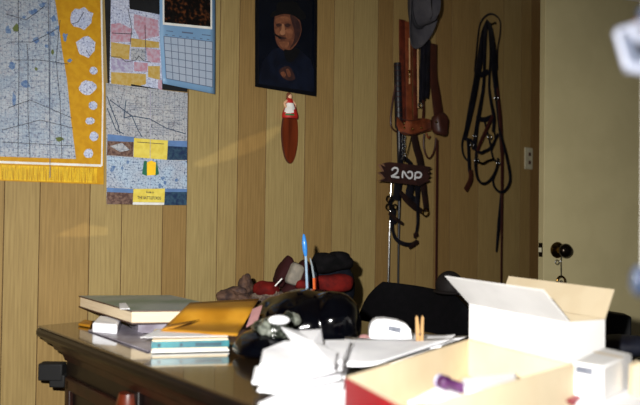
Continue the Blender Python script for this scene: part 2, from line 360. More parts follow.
# left wall, holding an added unseen plate cut to shape the two light patches
def gobo_in_wall():
    holes = [[(52, 236), (70, 229), (87, 221), (88, 225), (108, 227), (109, 235), (80, 237)], [(186, 166), (200, 160), (235, 142), (282, 124), (282, 130), (262, 148), (230, 160), (204, 167)]]
    def pr(p): d = p - LB; q = LB + d * (((W0 + U * SL) - LB).dot(U) / d.dot(U)) - W0; return (q.dot(N), q.z)
    H2 = [[pr(W(x, y)) for x, y in h] for h in holes]
    H2.sort(key=lambda h: h[0][0])
    oc = sum(p[0] for h in H2 for p in h) / sum(len(h) for h in H2); zc = sum(p[1] for h in H2 for p in h) / sum(len(h) for h in H2)
    print('HOLES', H2)
    O0, O1, Z0, Z1 = oc - .45, oc + .45, max(.7, zc - .5), min(2.2, zc + .5)
    mid = (max(p[0] for p in H2[0]) + min(p[0] for p in H2[1])) / 2
    m = MB()
    for h, (x0, x1) in zip(H2, ((O0, mid), (mid, O1))):
        y0, y1 = Z0, Z1; cx = sum(p[0] for p in h) / len(h); cy = sum(p[1] for p in h) / len(h); K = 72
        inner, outer = [], []
        for k in range(K):
            a = 2 * math.pi * k / K; dx, dy = math.cos(a), math.sin(a); best = None
            for i in range(len(h)):
                (ax1, ay1), (bx1, by1) = h[i], h[(i + 1) % len(h)]; ex, ey = bx1 - ax1, by1 - ay1; den = dx * ey - dy * ex
                if abs(den) < 1e-12: continue
                t = ((ax1 - cx) * ey - (ay1 - cy) * ex) / den; u = ((ax1 - cx) * dy - (ay1 - cy) * dx) / den
                if t > 0 and -1e-6 <= u <= 1 + 1e-6: best = t if best is None else max(best, t)
            inner.append((cx + dx * best, cy + dy * best))
            to = min([((x1 if dx > 0 else x0) - cx) / dx if abs(dx) > 1e-9 else 1e9, ((y1 if dy > 0 else y0) - cy) / dy if abs(dy) > 1e-9 else 1e9])
            outer.append((cx + dx * to, cy + dy * to))
        P3 = lambda q: wf(SL, q[0], q[1])
        m.add([P3(q) for q in inner] + [P3(q) for q in outer], [(k, (k + 1) % K, K + (k + 1) % K, K + k) for k in range(K)])
        for cxx, cyy in ((x0, y0), (x1, y0), (x1, y1), (x0, y1)):
            a = math.atan2(cyy - cy, cxx - cx) % (2 * math.pi); k = int(a / (2 * math.pi) * K) % K
            m.add([P3(outer[k]), P3(outer[(k + 1) % K]), P3((cxx, cyy))], [(0, 1, 2)])
    o = m.build('light_gobo', 'jamb_wood', sm=False, solid=.002); tag(o, kind='structure')
    m = MB()
    for o0, o1, z0, z1 in ((-.1, O0, 0, H), (O1, OUT, 0, H), (O0, O1, 0, Z0), (O0, O1, Z1, H)):
        m.prism([wf(SL - .06, o0, z0), wf(SL, o0, z0), wf(SL, o1, z0), wf(SL - .06, o1, z0)], (0, 0, z1 - z0))
    tag(m.build('wall_left', 'ceiling_paint', sm=False), kind='structure')
gobo_in_wall()

# door, standing open on the right
dd = Vector((.95, .312, 0)).normalized(); dn = Vector((dd.y, -dd.x, 0))
dp = Q(543.5, 250, 2.9); dp.z = 0
root = thing('door_1', dp, None, None); tag(root, kind='structure')
m = MB(); m.prism([dp + Z*.012, dp + dd * .86 + Z*.012, dp + dd * .86 - dn * .036 + Z*.012, dp - dn * .036 + Z*.012], (0, 0, 2.02)); m.build('door_leaf', 'door_paint', root, sm=False, bevel=.0015)
kz = plane(557, 250, dp, dn)
m = MB(); m.lathe(kz, dn, [(.033, 0), (.034, .004), (.030, .009), (.016, .012), (.012, .03)], seg=28); ro = m.build('rosette', 'brass', root)
m = MB(); m.lathe(kz, dn, [(.011, .02), (.012, .034), (.022, .040), (.0285, .050), (.029, .060), (.023, .070), (.012, .0745), (.001, .075)], seg=28); kb = m.build('door_knob', 'dark_metal', root)
lz = dp - dn * .018 + Z * kz.z
m = MB(); m.box(lz - dd * .0012, dd * .001, dn * .012, Z * .029); m.build('latch_plate', 'dark_metal', root)
m = MB(); m.prism([lz - dd*.002 - dn*.007 - Z*.009, lz - dd*.014 + dn*.004 - Z*.009, lz - dd*.002 + dn*.008 - Z*.009], Z * .018); m.build('latch_bolt', 'plate', root)
# key hanging in the knob
k0 = kz + dn * .05 - Z * .0305
ky = thing('key_chain', k0, 'thin key chain with a round tag hanging from the dark door knob', 'key chain')
pc_ = plane(561, 257, k0, dn); pr = plane(561, 281, k0, dn)
m = MB(); m.tube([k0 + Z * .002, pc_, plane(561, 276, k0, dn)], .0016, seg=6); m.build('chain', 'steel', ky)
m = MB()
m.tube([pr + (dd * math.cos(a) + Z * math.sin(a)) * .0195 for a in [i * math.pi / 8 for i in range(16)]], .004, seg=8, closed=True, sub=1); m.build('key_ring', 'brass', ky)
m = MB(); m.lathe(pr - dn * .002 - Z*.007, dn, [(.010, 0), (.010, .003)], seg=16); m.build('round_tag', 'chrome', ky)
ps = plane(557, 262, k0, dn)
m = MB(); m.tube([ps + (dd * math.cos(a) + Z * math.sin(a)) * .009 for a in [i * math.pi / 6 for i in range(12)]], .0015, seg=6, closed=True, sub=1); m.build('small_ring', 'steel', ky)

# switch plate
sp = W(528, 158.5); r0 = thing('light_switch', sp, 'beige double switch plate on the panelled wall beside the open door', 'light switch')
m = MB(); m.box(sp + N * .003, U * .036, N * .003, Z * .058); m.build('wall_plate', 'plate', r0, bevel=.002)
for dz in (.022, -.022):
    m = MB(); m.box(sp + N * .009 + Z * dz, U * .005, N * .006, Z * .009); m.build('toggle', 'leather_brown', r0, bevel=.001)
for dz in (.046, -.046):
    m = MB(); m.lathe(sp + N * .006 + Z * dz, N, [(.003, 0), (.002, .0015)], seg=10); m.build('screw', 'steel', r0)

# ------------------------------------------------------------ paper things on the wall
class Sheet:
    """paper laid on the wall; polygons given in picture corners are projected to the wall plane"""
    def __init__(s, name, off, label, cat, group=None):
        s.name = name; s.off = off; s.lab = (label, cat, group); s.mats = []; s.m = MB(); s.lvl = 0
    def mi(s, n):
        if n not in s.mats: s.mats.append(n)
        return s.mats.index(n)
    def base(s, pts, mt, th=.0008):
        P = [W(x, y, s.off - th) for x, y in pts]; s.m.prism(P, N * th, s.mi(mt)); s.pts = pts
    def p(s, pts, mt, lift=None):
        s.lvl += 1; s.m.poly([W(x, y, s.off + (.0003 + .00002 * s.lvl if lift is None else lift)) for x, y in pts], s.mi(mt))
    def line(s, pts, wd, mt):
        s.lvl += 1; V = [W(x, y, s.off + .0008 + .000005 * s.lvl) for x, y in pts]
        for a, b in zip(V, V[1:]):
            t = (b - a).normalized(); q = t.cross(N).normalized() * wd / 2
            s.m.poly([a - q, b - q, b + q, a + q], s.mi(mt))
    def done(s, **k):
        c = W(sum(x for x, y in s.pts) / len(s.pts), sum(y for x, y in s.pts) / len(s.pts))
        o = s.m.build(s.name, s.mats, loc=c, sm=False); tag(o, *s.lab); return o
def blobpts(cx, cy, rx, ry, n=14, j=.25, seed=1):
    r = random.Random(seed); return [(cx + rx * math.cos(2*math.pi*i/n) * (1 + r.uniform(-j, j)), cy + ry * math.sin(2*math.pi*i/n) * (1 + r.uniform(-j, j))) for i in range(n)]

# large map
S = Sheet('wall_map', .004, 'large pale road map with yellow border pinned on the wall, far left', 'map')
S.base([(-46, -24), (100, -20), (104.5, 92), (103.5, 184.5), (-46, 179)], 'map_yellow')
S.p([(-46, -22), (52, -20), (58, 20), (62, 50), (67, 80), (71, 120), (76, 159), (-46, 155)], 'map_body')
S.p([(-46, 159.2), (101.5, 164.5), (101.5, 166.8), (-46, 161.5)], 'paper')
S.p([(-46, 163), (97, 168.5), (97, 183), (-46, 178)], 'map_yellow_print')
S.p([(100.2, -18), (102, -18), (103.6, 92), (102.6, 166), (101, 166), (102.2, 92)], 'paper')
for i, (cx, cy, rx, ry) in enumerate([(82, 18, 11, 11), (86, 47, 10, 10), (93.5, 70.5, 4, 4), (87.5, 87.5, 8.5, 7), (93, 105.5, 4.5, 4.5), (90, 121, 5, 3.6), (94, 136.5, 4.5, 4.8), (88.5, 153.5, 4.6, 4.6)]):
    S.p(blobpts(cx, cy, rx, ry, seed=i + 3, j=.2 if rx > 5 else .1), 'map_inset')
for i, (cx, cy, rx, ry) in enumerate([(34, 12, 4, 3), (54, 19, 3.5, 3), (52, 33, 4, 3), (36, 40, 3, 3), (8, 30, 3, 4), (12, 65, 3, 3.5), (25, 84, 5, 3), (57, 28, 2, 2), (14, 100, 2, 7), (42, 5, 4, 2.5), (24, 17, 2, 1.6), (47, 46, 2, 2), (69.5, 60.5, 2.6, 2), (65, 37, 3, 4)]):
    S.p(blobpts(cx, cy, rx, ry, 9, .45, seed=i + 30), 'water_blue')
for i, (cx, cy, rx, ry) in enumerate([(16.5, 28, 3.2, 4), (52.5, 52, 1.6, 2.6), (59, 139, 4, 2.2), (36, 69, 1.8, 1.5)]): S.p(blobpts(cx, cy, rx, ry, 8, .35, seed=i + 60), 'park_green')
for pts in ([(8, 42), (32, 42), (50, 33), (58, 28)], [(27, 44), (28, 60), (28, 110), (30, 158)], [(14, 60), (40, 60), (68, 64)], [(8, 108), (30, 100), (72, 118)], [(48, -10), (49, 60), (50, 158)],
            [(2, 130), (40, 120), (73, 128)], [(2, 142), (74, 146)], [(18, -10), (19, 60), (18, 156)], [(60, 20), (56, 60), (60, 100), (62, 158)], [(6, 14), (26, 20), (45, 6)], [(72, 24), (78, 22), (84, 12)], [(86, 50), (90, 56)]):
    S.line(pts, .0018, 'ink')
for x in range(3, 95, 2): S.line([(x, 167 + (x * 7 % 5) * .4), (x, 179 + x * .02)], .0009, 'park_green' if x % 3 else 'leather_brown')
S.line([(50, -20), (50, 178)], .0022, 'cal_line')
S.done()

# black backing panel with the coloured map
S = Sheet('backing_board', .004, 'black backing board showing round the pastel map', 'board')
S.base([(103.5, -30), (186, -30), (187, 92), (107.5, 84)], 'black_board', .003); S.done()
S = Sheet('paper_map', .0075, 'torn pastel pink and yellow map mounted on the black board', 'map')
S.base([(111, -16), (128, -16), (129.5, 9), (162, 15), (162, 90), (109.5, 84)], 'map_inset')
for i, (q, mt) in enumerate([([(111, 24), (120, 23), (132, 29), (131, 42), (111, 42)], 'pink'), ([(134, 14), (158, 20), (159, 36), (140, 40), (134, 28)], 'pink'), ([(111, 42), (130, 45), (129, 60), (111, 57)], 'mustard'),
        ([(131, 38), (159, 42), (159, 48), (131, 47)], 'mustard'), ([(146, 48), (160, 50), (160, 63), (148, 62)], 'pink'), ([(134, 62), (148, 63), (147, 72), (134, 71)], 'pink'), ([(148, 66), (160, 66), (160, 80), (148, 77)], 'mustard'),
        ([(111, 72), (146, 74), (146, 84), (132, 88), (111, 84)], 'mustard'), ([(131, 48), (145, 49), (145, 61), (131, 60)], 'map_small'), ([(111, 58), (133, 60), (133, 72), (111, 72)], 'lilac'), ([(158, 80), (162, 80), (162, 90), (158, 89)], 'pink')]):
    S.p(q, mt)
for pts in ([(111, 57), (120, 57), (126, 62), (136, 60), (139, 56), (144, 61), (150, 62)], [(128, 8), (132, 30), (130, 44)], [(145, 25), (146, 60)], [(112, 33), (133, 34)]): S.line(pts, .0022, 'ink')
S.p([(131, 84), (159, 89), (159, 91), (131, 89)], 'black_board')
S.done()
# long fold-out map
S = Sheet('paper_map', .0105, 'long white fold-out map with photo strips hanging below the pastel map', 'map')
S.base([(106, 83), (187.5, 93), (186.5, 205), (106.5, 204)], 'map_small')
for pts in ([(107, 96), (112, 110), (118, 125), (120, 134)], [(110, 100), (132, 116), (150, 119), (166, 128), (186, 134)], [(126, 100), (124, 118), (132, 116)], [(107, 108), (116, 130), (124, 134)], [(132, 116), (138, 130), (142, 137)]): S.line(pts, .003, 'photo_dark')
for (x, y, n_) in ((128, 103, 4), (148, 105, 5), (170, 107, 4), (127, 123, 3), (150, 125, 5), (168, 120, 4)):
    for k in range(n_): S.line([(x, y + k * 2.2), (x + 14, y + k * 2.2 + .6)], .0009, 'cal_line')
S.p([(107.5, 134), (134, 137), (133, 157), (107, 155)], 'photo_land'); S.p([(107.5, 134), (134, 137), (134, 142), (107.5, 141)], 'photo_sky')
S.p([(110, 146), (122, 143), (130, 150), (120, 152)], 'map_small')
S.p([(134, 138), (168, 140.5), (167, 160), (133.5, 157)], 'tag_yellow'); S.p([(168, 140.5), (187, 141), (187, 160), (167, 160)], 'photo_dark'); S.p([(168, 140.5), (187, 141), (187, 147), (168, 146)], 'photo_sky')
S.line([(137, 142), (164, 144)], .002, 'ink')
S.p([(107.2, 156), (187, 161), (187, 190), (107, 187)], 'map_town')
S.p([(144, 161), (147, 161), (147, 176), (142, 174)], 'leaf_green'); S.p([(156.5, 161), (157, 161), (159, 174), (155, 176)], 'leaf_green')
S.p([(147, 162.5), (151, 160.5), (156, 162.5), (155.5, 175), (147, 175.5)], 'flag_yellow')
for i, (cx, cy) in enumerate([(112, 170), (128, 162), (163, 178), (165, 183), (177, 180), (113, 167), (160, 186), (122, 168)]): S.p(blobpts(cx, cy, 1.8, 2.2, 7, .4, i), 'water_blue')
S.p([(107, 188), (133.5, 189), (132.5, 204.5), (106.6, 203.8)], 'photo_land'); S.p([(107, 187.5), (133.5, 189), (133, 193), (107, 192)], 'photo_sky')
S.p([(133.5, 189), (165, 188.5), (164.5, 202.5), (132.8, 202)], 'tag_yellow'); S.p([(132.8, 202.2), (164.5, 202.8), (164, 205), (132.8, 204.7)], 'paper')
S.p([(165, 188.5), (187, 189), (186.5, 205), (164.2, 205)], 'photo_dark'); S.p([(165, 188.5), (187, 189), (187, 192), (165, 192)], 'photo_sky')
S.line([(150.5, 90), (150, 204)], .0016, 'lilac')
mp_o = S.done()
cap = W(149.3, 198, .0118); text('map_title', 'THE BATTLEFORDS', cap, U, Z, .0135, 'ink', mp_o, sx=.72)
cap = W(150, 192.2, .0118); text('map_subtitle', 'Guide to', cap, U, Z, .010, 'ink', mp_o, sx=.8)

# calendar, its page curling off the wall
cc = W(187, 0); cal = thing('wall_calendar', cc, 'pale blue wall calendar with a dark photo above its date grid', 'calendar')
def cpt(u, v, lift=0.0):       # u 0..1 across, v 0..1 down the page
    x0 = 159 + .8 * math.sin(v * 2.2); x1 = 215.2 + 0 * v
    if v > .62: x0 += (v - .62) * 8
    px = x0 + (x1 - x0) * u; top = -36; bl, brr = 83.5, 94.2
    py = top + ((bl + (brr - bl) * u) - top) * v
    off = .016 + .014 * math.sin(v * 3.1) * (.4 + .6 * u) + max(0, v - .7) * .06 * (1 - u) + lift
    return W(px, py, off)
def cpatch(m, u0, u1, v0, v1, lift, mi, nu=6, nv=10):
    vs = [cpt(u0 + (u1-u0)*i/nu, v0 + (v1-v0)*j/nv, lift) for j in range(nv+1) for i in range(nu+1)]
    m.add(vs, [(j*(nu+1)+i, j*(nu+1)+i+1, (j+1)*(nu+1)+i+1, (j+1)*(nu+1)+i) for j in range(nv) for i in range(nu)], mi)
m = MB(); cpatch(m, 0, 1, 0, 1, 0, 0, 10, 20); m.build('calendar_page', 'cal_blue', cal, solid=.0006)
m = MB(); cpatch(m, .055, .945, .06, .505, .0008, 1); cpatch(m, .085, .915, .08, .485, .0012, 0); m.build('photo_print', ['cal_photo', 'paper'], cal)
m = MB(); cpatch(m, .075, .95, .60, .95, .0009, 0)
for k in range(8): cpatch(m, .075 + .875*k/7 - .006, .075 + .875*k/7 + .006, .60, .95, .0013, 1, 1, 8)
for k in range(7): cpatch(m, .075, .95, .60 + .35*k/6 - .0025, .60 + .35*k/6 + .0025, .0013, 1, 6, 1)
for k in range(7): cpatch(m, .10 + .125*k, .145 + .125*k, .583, .589, .0012, 1, 1, 1)
cpatch(m, .40, .60, .545, .556, .0012, 1, 2, 1); cpatch(m, .12, .24, .55, .556, .0012, 1, 1, 1); cpatch(m, .76, .92, .55, .556, .0012, 1, 1, 1)
m.build('date_grid', ['cal_white', 'cal_line'], cal)

# portrait
pcn = [(255, -36), (317.5, -44), (316.5, 96.5), (255, 86.5)]
pl = thing('framed_portrait', W(286, 90), 'dark framed portrait of an elderly person in a black hat and coat with a cigar', 'picture')
m = MB(); o4 = [W(x, y, .002) for x, y in pcn]; i4 = [(258, -33), (314.8, -40), (314, 92.5), (258, 83.5)]
i4w = [W(x, y, .018) for x, y in i4]; o4f = [W(x, y, .018) for x, y in pcn]
for a in range(4):
    b = (a + 1) % 4; m.poly([o4[a], o4[b], o4f[b], o4f[a]]); m.poly([o4f[a], o4f[b], i4w[b], i4w[a]])
    m.poly([i4w[a], i4w[b], W(*i4[b], .011), W(*i4[a], .011)])
m.build('picture_frame', 'frame_black', pl, sm=False)
class PS(Sheet): pass
S = PS('painting', .012, None, None); S.base(i4, 'portrait_dark', .002)
S.p([(258.5, 84), (262, 62), (272, 50), (284, 46), (300, 50), (311, 60), (314, 70), (314, 92)], 'portrait_coat')
def sp2(pts, mt):
    q = smooth([(x, y, 0) for x, y in pts], 4, True); S.p([(v.x, v.y) for v in q], mt)
sp2([(274.2, 20), (277, 14), (290, 12), (299, 19), (301.5, 30), (298.5, 40), (294, 47), (288, 51.5), (282, 49.5), (277, 44), (274.8, 34)], 'skin_b')
sp2([(290, 15), (298, 20), (301, 30), (298, 40), (293, 46), (290, 48), (294, 40), (294, 30)], 'skin_dark')
sp2([(275.5, 19), (281, 16.5), (288, 17), (290, 20.5), (283, 22), (276.5, 23)], 'skin')
sp2([(276, 24.5), (279, 23.5), (282, 24.8), (280, 26.6), (277, 26.6)], 'skin_dark'); sp2([(284.5, 24.5), (288, 23.4), (291, 25), (288.5, 27), (285.5, 26.8)], 'skin_dark')
sp2([(282, 24), (284, 25), (285, 31), (284.5, 34.5), (281, 34.8), (280, 32), (281.5, 29)], 'skin_light')
sp2([(285.5, 30), (290, 28.5), (293, 32), (291.5, 37.5), (287.5, 38.5), (285.5, 35)], 'skin'); sp2([(276, 29), (279, 28.5), (280, 33), (278, 36), (276, 34)], 'skin')
sp2([(278, 37.4), (282, 36.6), (286.5, 38), (284, 39.4), (280, 39.3)], 'skin_dark')
sp2([(279, 42.5), (284, 41.5), (289, 42.5), (287, 47.5), (282.5, 47.6)], 'skin')
S.p([(272.6, 34.2), (274, 33), (281.6, 37.2), (280.8, 38.9)], 'portrait_hat')
sp2([(270, 17), (272, 12), (276, 10), (277, 4), (284, 1), (296, 2), (300, 8), (304, 12), (306, 18), (300, 20), (293, 15.5), (284, 14), (276, 16)], 'portrait_hat')
sp2([(284, 50), (290, 50), (296, 47), (300, 52), (292, 62), (286, 60)], 'portrait_hat')
sp2([(279, 71), (284, 67), (289, 66.5), (293, 72), (295, 79), (289, 80.5), (283, 78)], 'skin_dark'); sp2([(280.5, 73), (284, 71.5), (286, 75), (283.5, 77.5)], 'skin_b'); sp2([(286, 70), (288.5, 69), (291, 75), (288.5, 77)], 'skin_b')
o = S.m.build('painting', S.mats, pl, sm=False)

# figurine plaque
pf = thing('figurine_plaque', W(289, 128), 'small figurine in red dress and white apron above a pointed oval wood slice', 'ornament')
m = MB()
ov = [(281.3, 125), (282.6, 118), (286, 112), (291.5, 111.5), (295, 118), (296.3, 130), (295.8, 145), (293, 158), (289, 163.6), (284.5, 158), (281.8, 146), (280.8, 134)]
sp_ = smooth([W(x, y, .004) for x, y in ov], 3, True); m.prism(sp_, N * .010, 0, 1); m.build('wood_slice', ['red_wood', 'bark'], pf, sm=False)
fx = W(289.6, 105, .02)
def fq(px, py, o=.016): return W(px, py, o)
m = MB(); m.lathe(fq(290, 118.5), Z, [(.033, 0), (.034, .012), (.028, .032), (.020, .052), (.013, .062)], seg=16, ex=.8); m.build('skirt', 'red_cloth', pf)
m = MB(); m.lathe(fq(290, 115.5, .019), Z, [(.029, 0), (.0285, .008), (.024, .026), (.016, .046)], seg=16, ex=.78); m.lathe(fq(290, 116.2, .0193), Z, [(.0302, 0), (.0298, .006)], m=1, seg=16, ex=.79); m.build('apron', ['white_cloth', 'green_trim'], pf)
m = MB(); m.blob(fq(289.6, 102.2), U * .016, N * .010, Z * .018); m.build('bodice', 'red_cloth', pf)
m = MB(); m.blob(fq(289.8, 96.6), U * .0095, N * .009, Z * .0115)
m.tube([fq(289.7, 100), fq(289.7, 98)], .005)
m.tube([fq(287, 100.5), fq(284.5, 103.5), fq(286, 107.5, .024)], .0045); m.tube([fq(292.2, 100.5), fq(295, 104.5), fq(295.2, 108.5, .024)], .0045)
m.build('head_and_arms', 'skin_pale', pf)
m = MB(); m.blob(fq(289.0, 95.4, .013), U * .012, N * .009, Z * .011, amp=.2, fr=60); m.blob(fq(287.6, 98, .012), U*.007, N*.006, Z*.01); m.build('hair', 'hair_brown', pf)

# ------------------------------------------------------------ tack hanging on the wall
def strap(m, pts, wpx, off, mi=0, th=.22, fl=True, sub=5):
    P = [W(x, y, off) if not isinstance(off, (list, tuple)) else W(x, y, off[i % len(off)]) for i, (x, y) in enumerate(pts)]
    k = .0052 / 2
    r = [q * k for q in wpx] if isinstance(wpx, (list, tuple)) else wpx * k
    m.tube(P, r, mi, seg=8, sub=sub, flat=N if fl else None, fw=th if fl else 1)
def ringw(m, px, py, r, off, t=.002, mi=0):
    c = W(px, py, off); m.tube([c + (U * math.cos(a) * 1.25 + Z * math.sin(a)) * r for a in [i * math.pi / 8 for i in range(16)]], t, mi, seg=6, closed=True, sub=1)
def peg(px, py, ln=.09, mt='dark_metal', label='small dark peg'):
    c = W(px, py, 0); m = MB(); m.lathe(c, (N + Z * .15), [(.012, .001), (.012, .004), (.005, .006), (.005, ln), (.008, ln + .003), (.001, ln + .006)], seg=12)
    o = m.build('wall_hook', mt, loc=c); tag(o, label, 'hook'); return o
peg(490, 25, .03, label='dark hook on the wall holding the black bridle nearest the door')

# grey felt hat
hc = W(417.5, 6, .085); hat = thing('felt_hat', hc, 'grey felt hat hanging brim down above the leather straps', 'hat')
m = MB(); nr, ns = 9, 40
def hatp(r, a):
    x = .094 * r * math.cos(a); z = .185 * r * math.sin(a)
    curl = .055 * (abs(math.cos(a)) ** 2.2) * max(0, r - .55) / .45
    return hc + U * x * (1 - .1 * max(0, r - .7)) + Z * z + N * (curl - .01)
vs = [hatp(.45 + .55 * i / nr, 2 * math.pi * j / ns) for i in range(nr + 1) for j in range(ns)]
m.add(vs, [(i*ns+j, i*ns+(j+1) % ns, (i+1)*ns+(j+1) % ns, (i+1)*ns+j) for i in range(nr) for j in range(ns)])
m.build('brim', 'felt_grey', hat, solid=.003)
m = MB(); prof = [(.50, -.012), (.495, .02), (.48, .06), (.45, .088), (.36, .102), (.2, .097), (.02, .085)]
vs = []
for (r, h) in prof:
    for j in range(ns):
        a = 2 * math.pi * j / ns; hh = h - (.018 * math.exp(-((math.cos(a) * r) / .12) ** 2) if h > .08 else 0)
        vs.append(hc + U * (.094 * r * math.cos(a)) + Z * (.185 * r * math.sin(a)) + N * hh)
m.add(vs, [(i*ns+j, i*ns+(j+1) % ns, (i+1)*ns+(j+1) % ns, (i+1)*ns+j) for i in range(len(prof)-1) for j in range(ns)] + [[(len(prof)-1)*ns + j for j in range(ns)]])
m.build('crown', 'felt_grey', hat)
m = MB(); m.tube([hc + U * (.094 * .505 * math.cos(a)) + Z * (.185 * .505 * math.sin(a)) + N * .008 for a in [2*math.pi*j/32 for j in range(32)]], .009, seg=8, closed=True, sub=1, flat=N, fw=1); m.build('hat_band', 'felt_band', hat)
peg(421, -6, .10, label='dark hook on the wall holding up the grey felt hat')

# gun belt style harness: tan leather straps with collar and pouch
hs = thing('leather_harness', W(415, 110), 'reddish tan leather harness straps with a broad curved collar and round pouch, under the hat', 'harness')
m = MB(); strap(m, [(402.5, 20), (402.5, 50), (403, 85), (404, 122)], [8, 8, 7, 7], .03); m.build('wide_strap', 'leather_red', hs)
m = MB(); strap(m, [(408, 22), (408.5, 60), (409, 95), (409.5, 122)], [7.5, 7.5, 7, 7], .036); m.build('wide_strap', 'leather_tan', hs)
m = MB(); strap(m, [(414.5, 40), (415, 80), (415.5, 122)], [5, 5, 5], .032); m.build('narrow_strap', 'leather_red', hs)
m = MB(); strap(m, [(433, 44), (433.5, 75), (436, 95), (439, 118)], [10, 9, 11, 12], .04); m.build('wide_strap', 'leather_brown', hs)
m = MB()
col = smooth([W(401, 122, .03), W(403, 126, .05), (W(411, 127.5, .066)), W(421, 125.5, .058), W(430, 125, .04)], 6)
for i in range(len(col)-1): pass
m.tube(col, [.030, .034, .035, .033, .026], seg=10, sub=1, flat=N, fw=.2); m.build('collar', 'leather_tan', hs)
m = MB(); m.blob(W(440, 124, .05), U * .044, N * .03, Z * .052, amp=.30, fr=22, pw=.8); m.build('pouch', 'leather_brown', hs)
m = MB(); m.tube([W(401.5, 132, .056), W(411, 134.6, .073), W(422, 132, .066), W(430, 128.5, .045)], .0028, seg=6); m.tube([W(402, 119, .056), W(411, 120.6, .073), W(421, 119, .066)], .0022, seg=6); m.build('piping', 'leather_brown', hs)
for x, y, o_ in ((404, 128, .07), (412, 129, .085), (421, 128, .075), (436, 122, .09)):
    m = MB(); m.lathe(W(x, y, o_ - .006), N, [(.005, 0), (.005, .004), (.002, .007)], seg=10); m.build('rivet', 'brass', hs)
m = MB(); strap(m, [(409.3, 38), (409.6, 58), (409.5, 84)], 1.2, .047, fl=False); strap(m, [(417.8, 48), (418, 80), (418.3, 108)], 1.6, .044, fl=False); m.build('cord', 'cord_tan', hs)
m = MB(); m.blob(W(409.4, 71.5, .05), U*.005, N*.003, Z*.008); m.blob(W(409.6, 76.5, .05), U*.004, N*.003, Z*.006); m.build('brass_bead', 'brass', hs)
m = MB(); strap(m, [(424, 134), (423.6, 146), (426.5, 156), (430, 158), (434, 151), (436, 138)], 1.6, .035, fl=False); m.build('hanging_cord', 'leather_brown', hs)
m = MB(); m.tube([W(426, 133, .06), W(428, 138, .06), W(430, 136, .06)], .003); m.build('buckle_tongue', 'leather_tan', hs)

# black strap bundle
bs = thing('black_strap_bundle', W(424, 75), 'bundle of black straps hanging just below the grey felt hat', 'strap')
for i, (x, w_) in enumerate(((421.5, 4), (424.5, 5), (428, 4.5))):
    m = MB(); strap(m, [(x + .6, 40), (x, 65), (x - 1 + .4 * i, 85), (x - 1.4, 102 - 2 * i)], w_, .048 + .006 * i); m.build('strap', 'leather_black', bs)
m = MB(); ringw(m, 420.4, 105, .011, .05, .003); m.build('buckle', 'chrome', bs)
m = MB(); strap(m, [(423, 96), (423.5, 112), (422.6, 122)], 3, .05); m.build('strap_end', 'leather_brown', bs)

# crop
cr = thing('riding_crop', W(398.4, 200), 'long black riding crop hanging down the wall behind the 2NP sign', 'riding crop')
m = MB(); P = [W(397.5, 63, .02), W(398, 90, .022), W(399, 128, .022)]; m.tube(P, [.016, .017, .018], seg=12); m.build('handle', 'leather_black', cr)
m = MB(); m.tube([W(399, 128, .022), W(399.5, 180, .02), W(398.6, 240, .016), W(398, 300, .012)], [.012, .009, .005, .004], seg=10); m.build('shaft', 'leather_black', cr)
m = MB()
for k in range(12): m.tube([W(397.6 + k * .11 + 0, 66 + k * 5.2, .022) + (U * math.cos(a) + N * math.sin(a)) * (.0175) for a in [i*math.pi/6 for i in range(12)]], .0018, seg=5, closed=True, sub=1)
m.build('binding', 'leather_brown', cr)
m = MB(); strap(m, [(395.5, 84), (392.5, 102), (390.6, 118), (391.5, 127), (396, 131.5), (399, 133)], 1.5, .02, fl=False); m.build('wrist_loop', 'leather_brown', cr)
# metal rod
m = MB(); m.tube([W(391.2, 180, .03), W(389.6, 230, .026), W(387.6, 300, .022), W(384.4, 400, .015)], .0045, seg=10); o = m.build('metal_rod', 'chrome'); tag(o, 'thin bright metal rod upright against the wall below the 2NP sign', 'rod')

# sign
sg = thing('brand_sign', W(403.5, 174), 'ragged dark wooden sign with white painted 2NP marks', 'sign')
so = .085
pts = [(377.8, 164.5), (383, 167), (381, 163.6), (387.2, 162.2), (426, 166.6), (429.5, 167.4), (425.6, 170), (428.8, 172.4), (425.2, 174.4), (428.6, 176.2), (425, 178.6), (427.6, 180.6), (422, 183.2), (418.5, 185.6), (381, 181.2), (377.2, 181.3), (382.5, 178.4), (379.4, 174.4), (377.2, 172.6), (381.6, 171.4)]
m = MB(); m.prism([W(x, y, so) for x, y in pts], N * .014, 0, 1); m.build('board', ['sign_wood', 'sign_edge'], sg, sm=False)
so2 = so + .0145
def gl(m, pts): m.tube([W(x, y, so2) for x, y in pts], .0042, seg=8, sub=5, flat=N, fw=.3)
m = MB(); gl(m, [(391.8, 170.3), (393.5, 168.2), (396.5, 168), (398, 170), (396.6, 173), (393.6, 175.2), (391.2, 176.4)]); gl(m, [(391.2, 176.4), (395, 177), (399, 177.4)]); m.build('painted_numeral', 'sign_paint', sg)
m = MB(); gl(m, [(402.4, 178), (402.6, 174), (403, 171.2)]); gl(m, [(403, 171.2), (404.8, 173), (406.6, 176), (409, 178.2), (411.4, 177.8), (412.4, 175.2), (411.8, 172.4), (409.2, 171.6), (407.6, 173)]); m.build('painted_letter', 'sign_paint', sg)
m = MB(); gl(m, [(415, 180), (415.2, 176), (415.6, 172.6)]); gl(m, [(415.6, 172.8), (418.5, 172.2), (421, 173.6), (421.2, 176), (418.8, 177.6), (415.6, 177.4)]); m.build('painted_letter', 'sign_paint', sg)
m = MB(); m.tube([W(412, 134, .03), W(408, 150, .06), W(404, 164, .09)], .0018, seg=6); m.build('hanging_wire', 'dark_metal', sg)

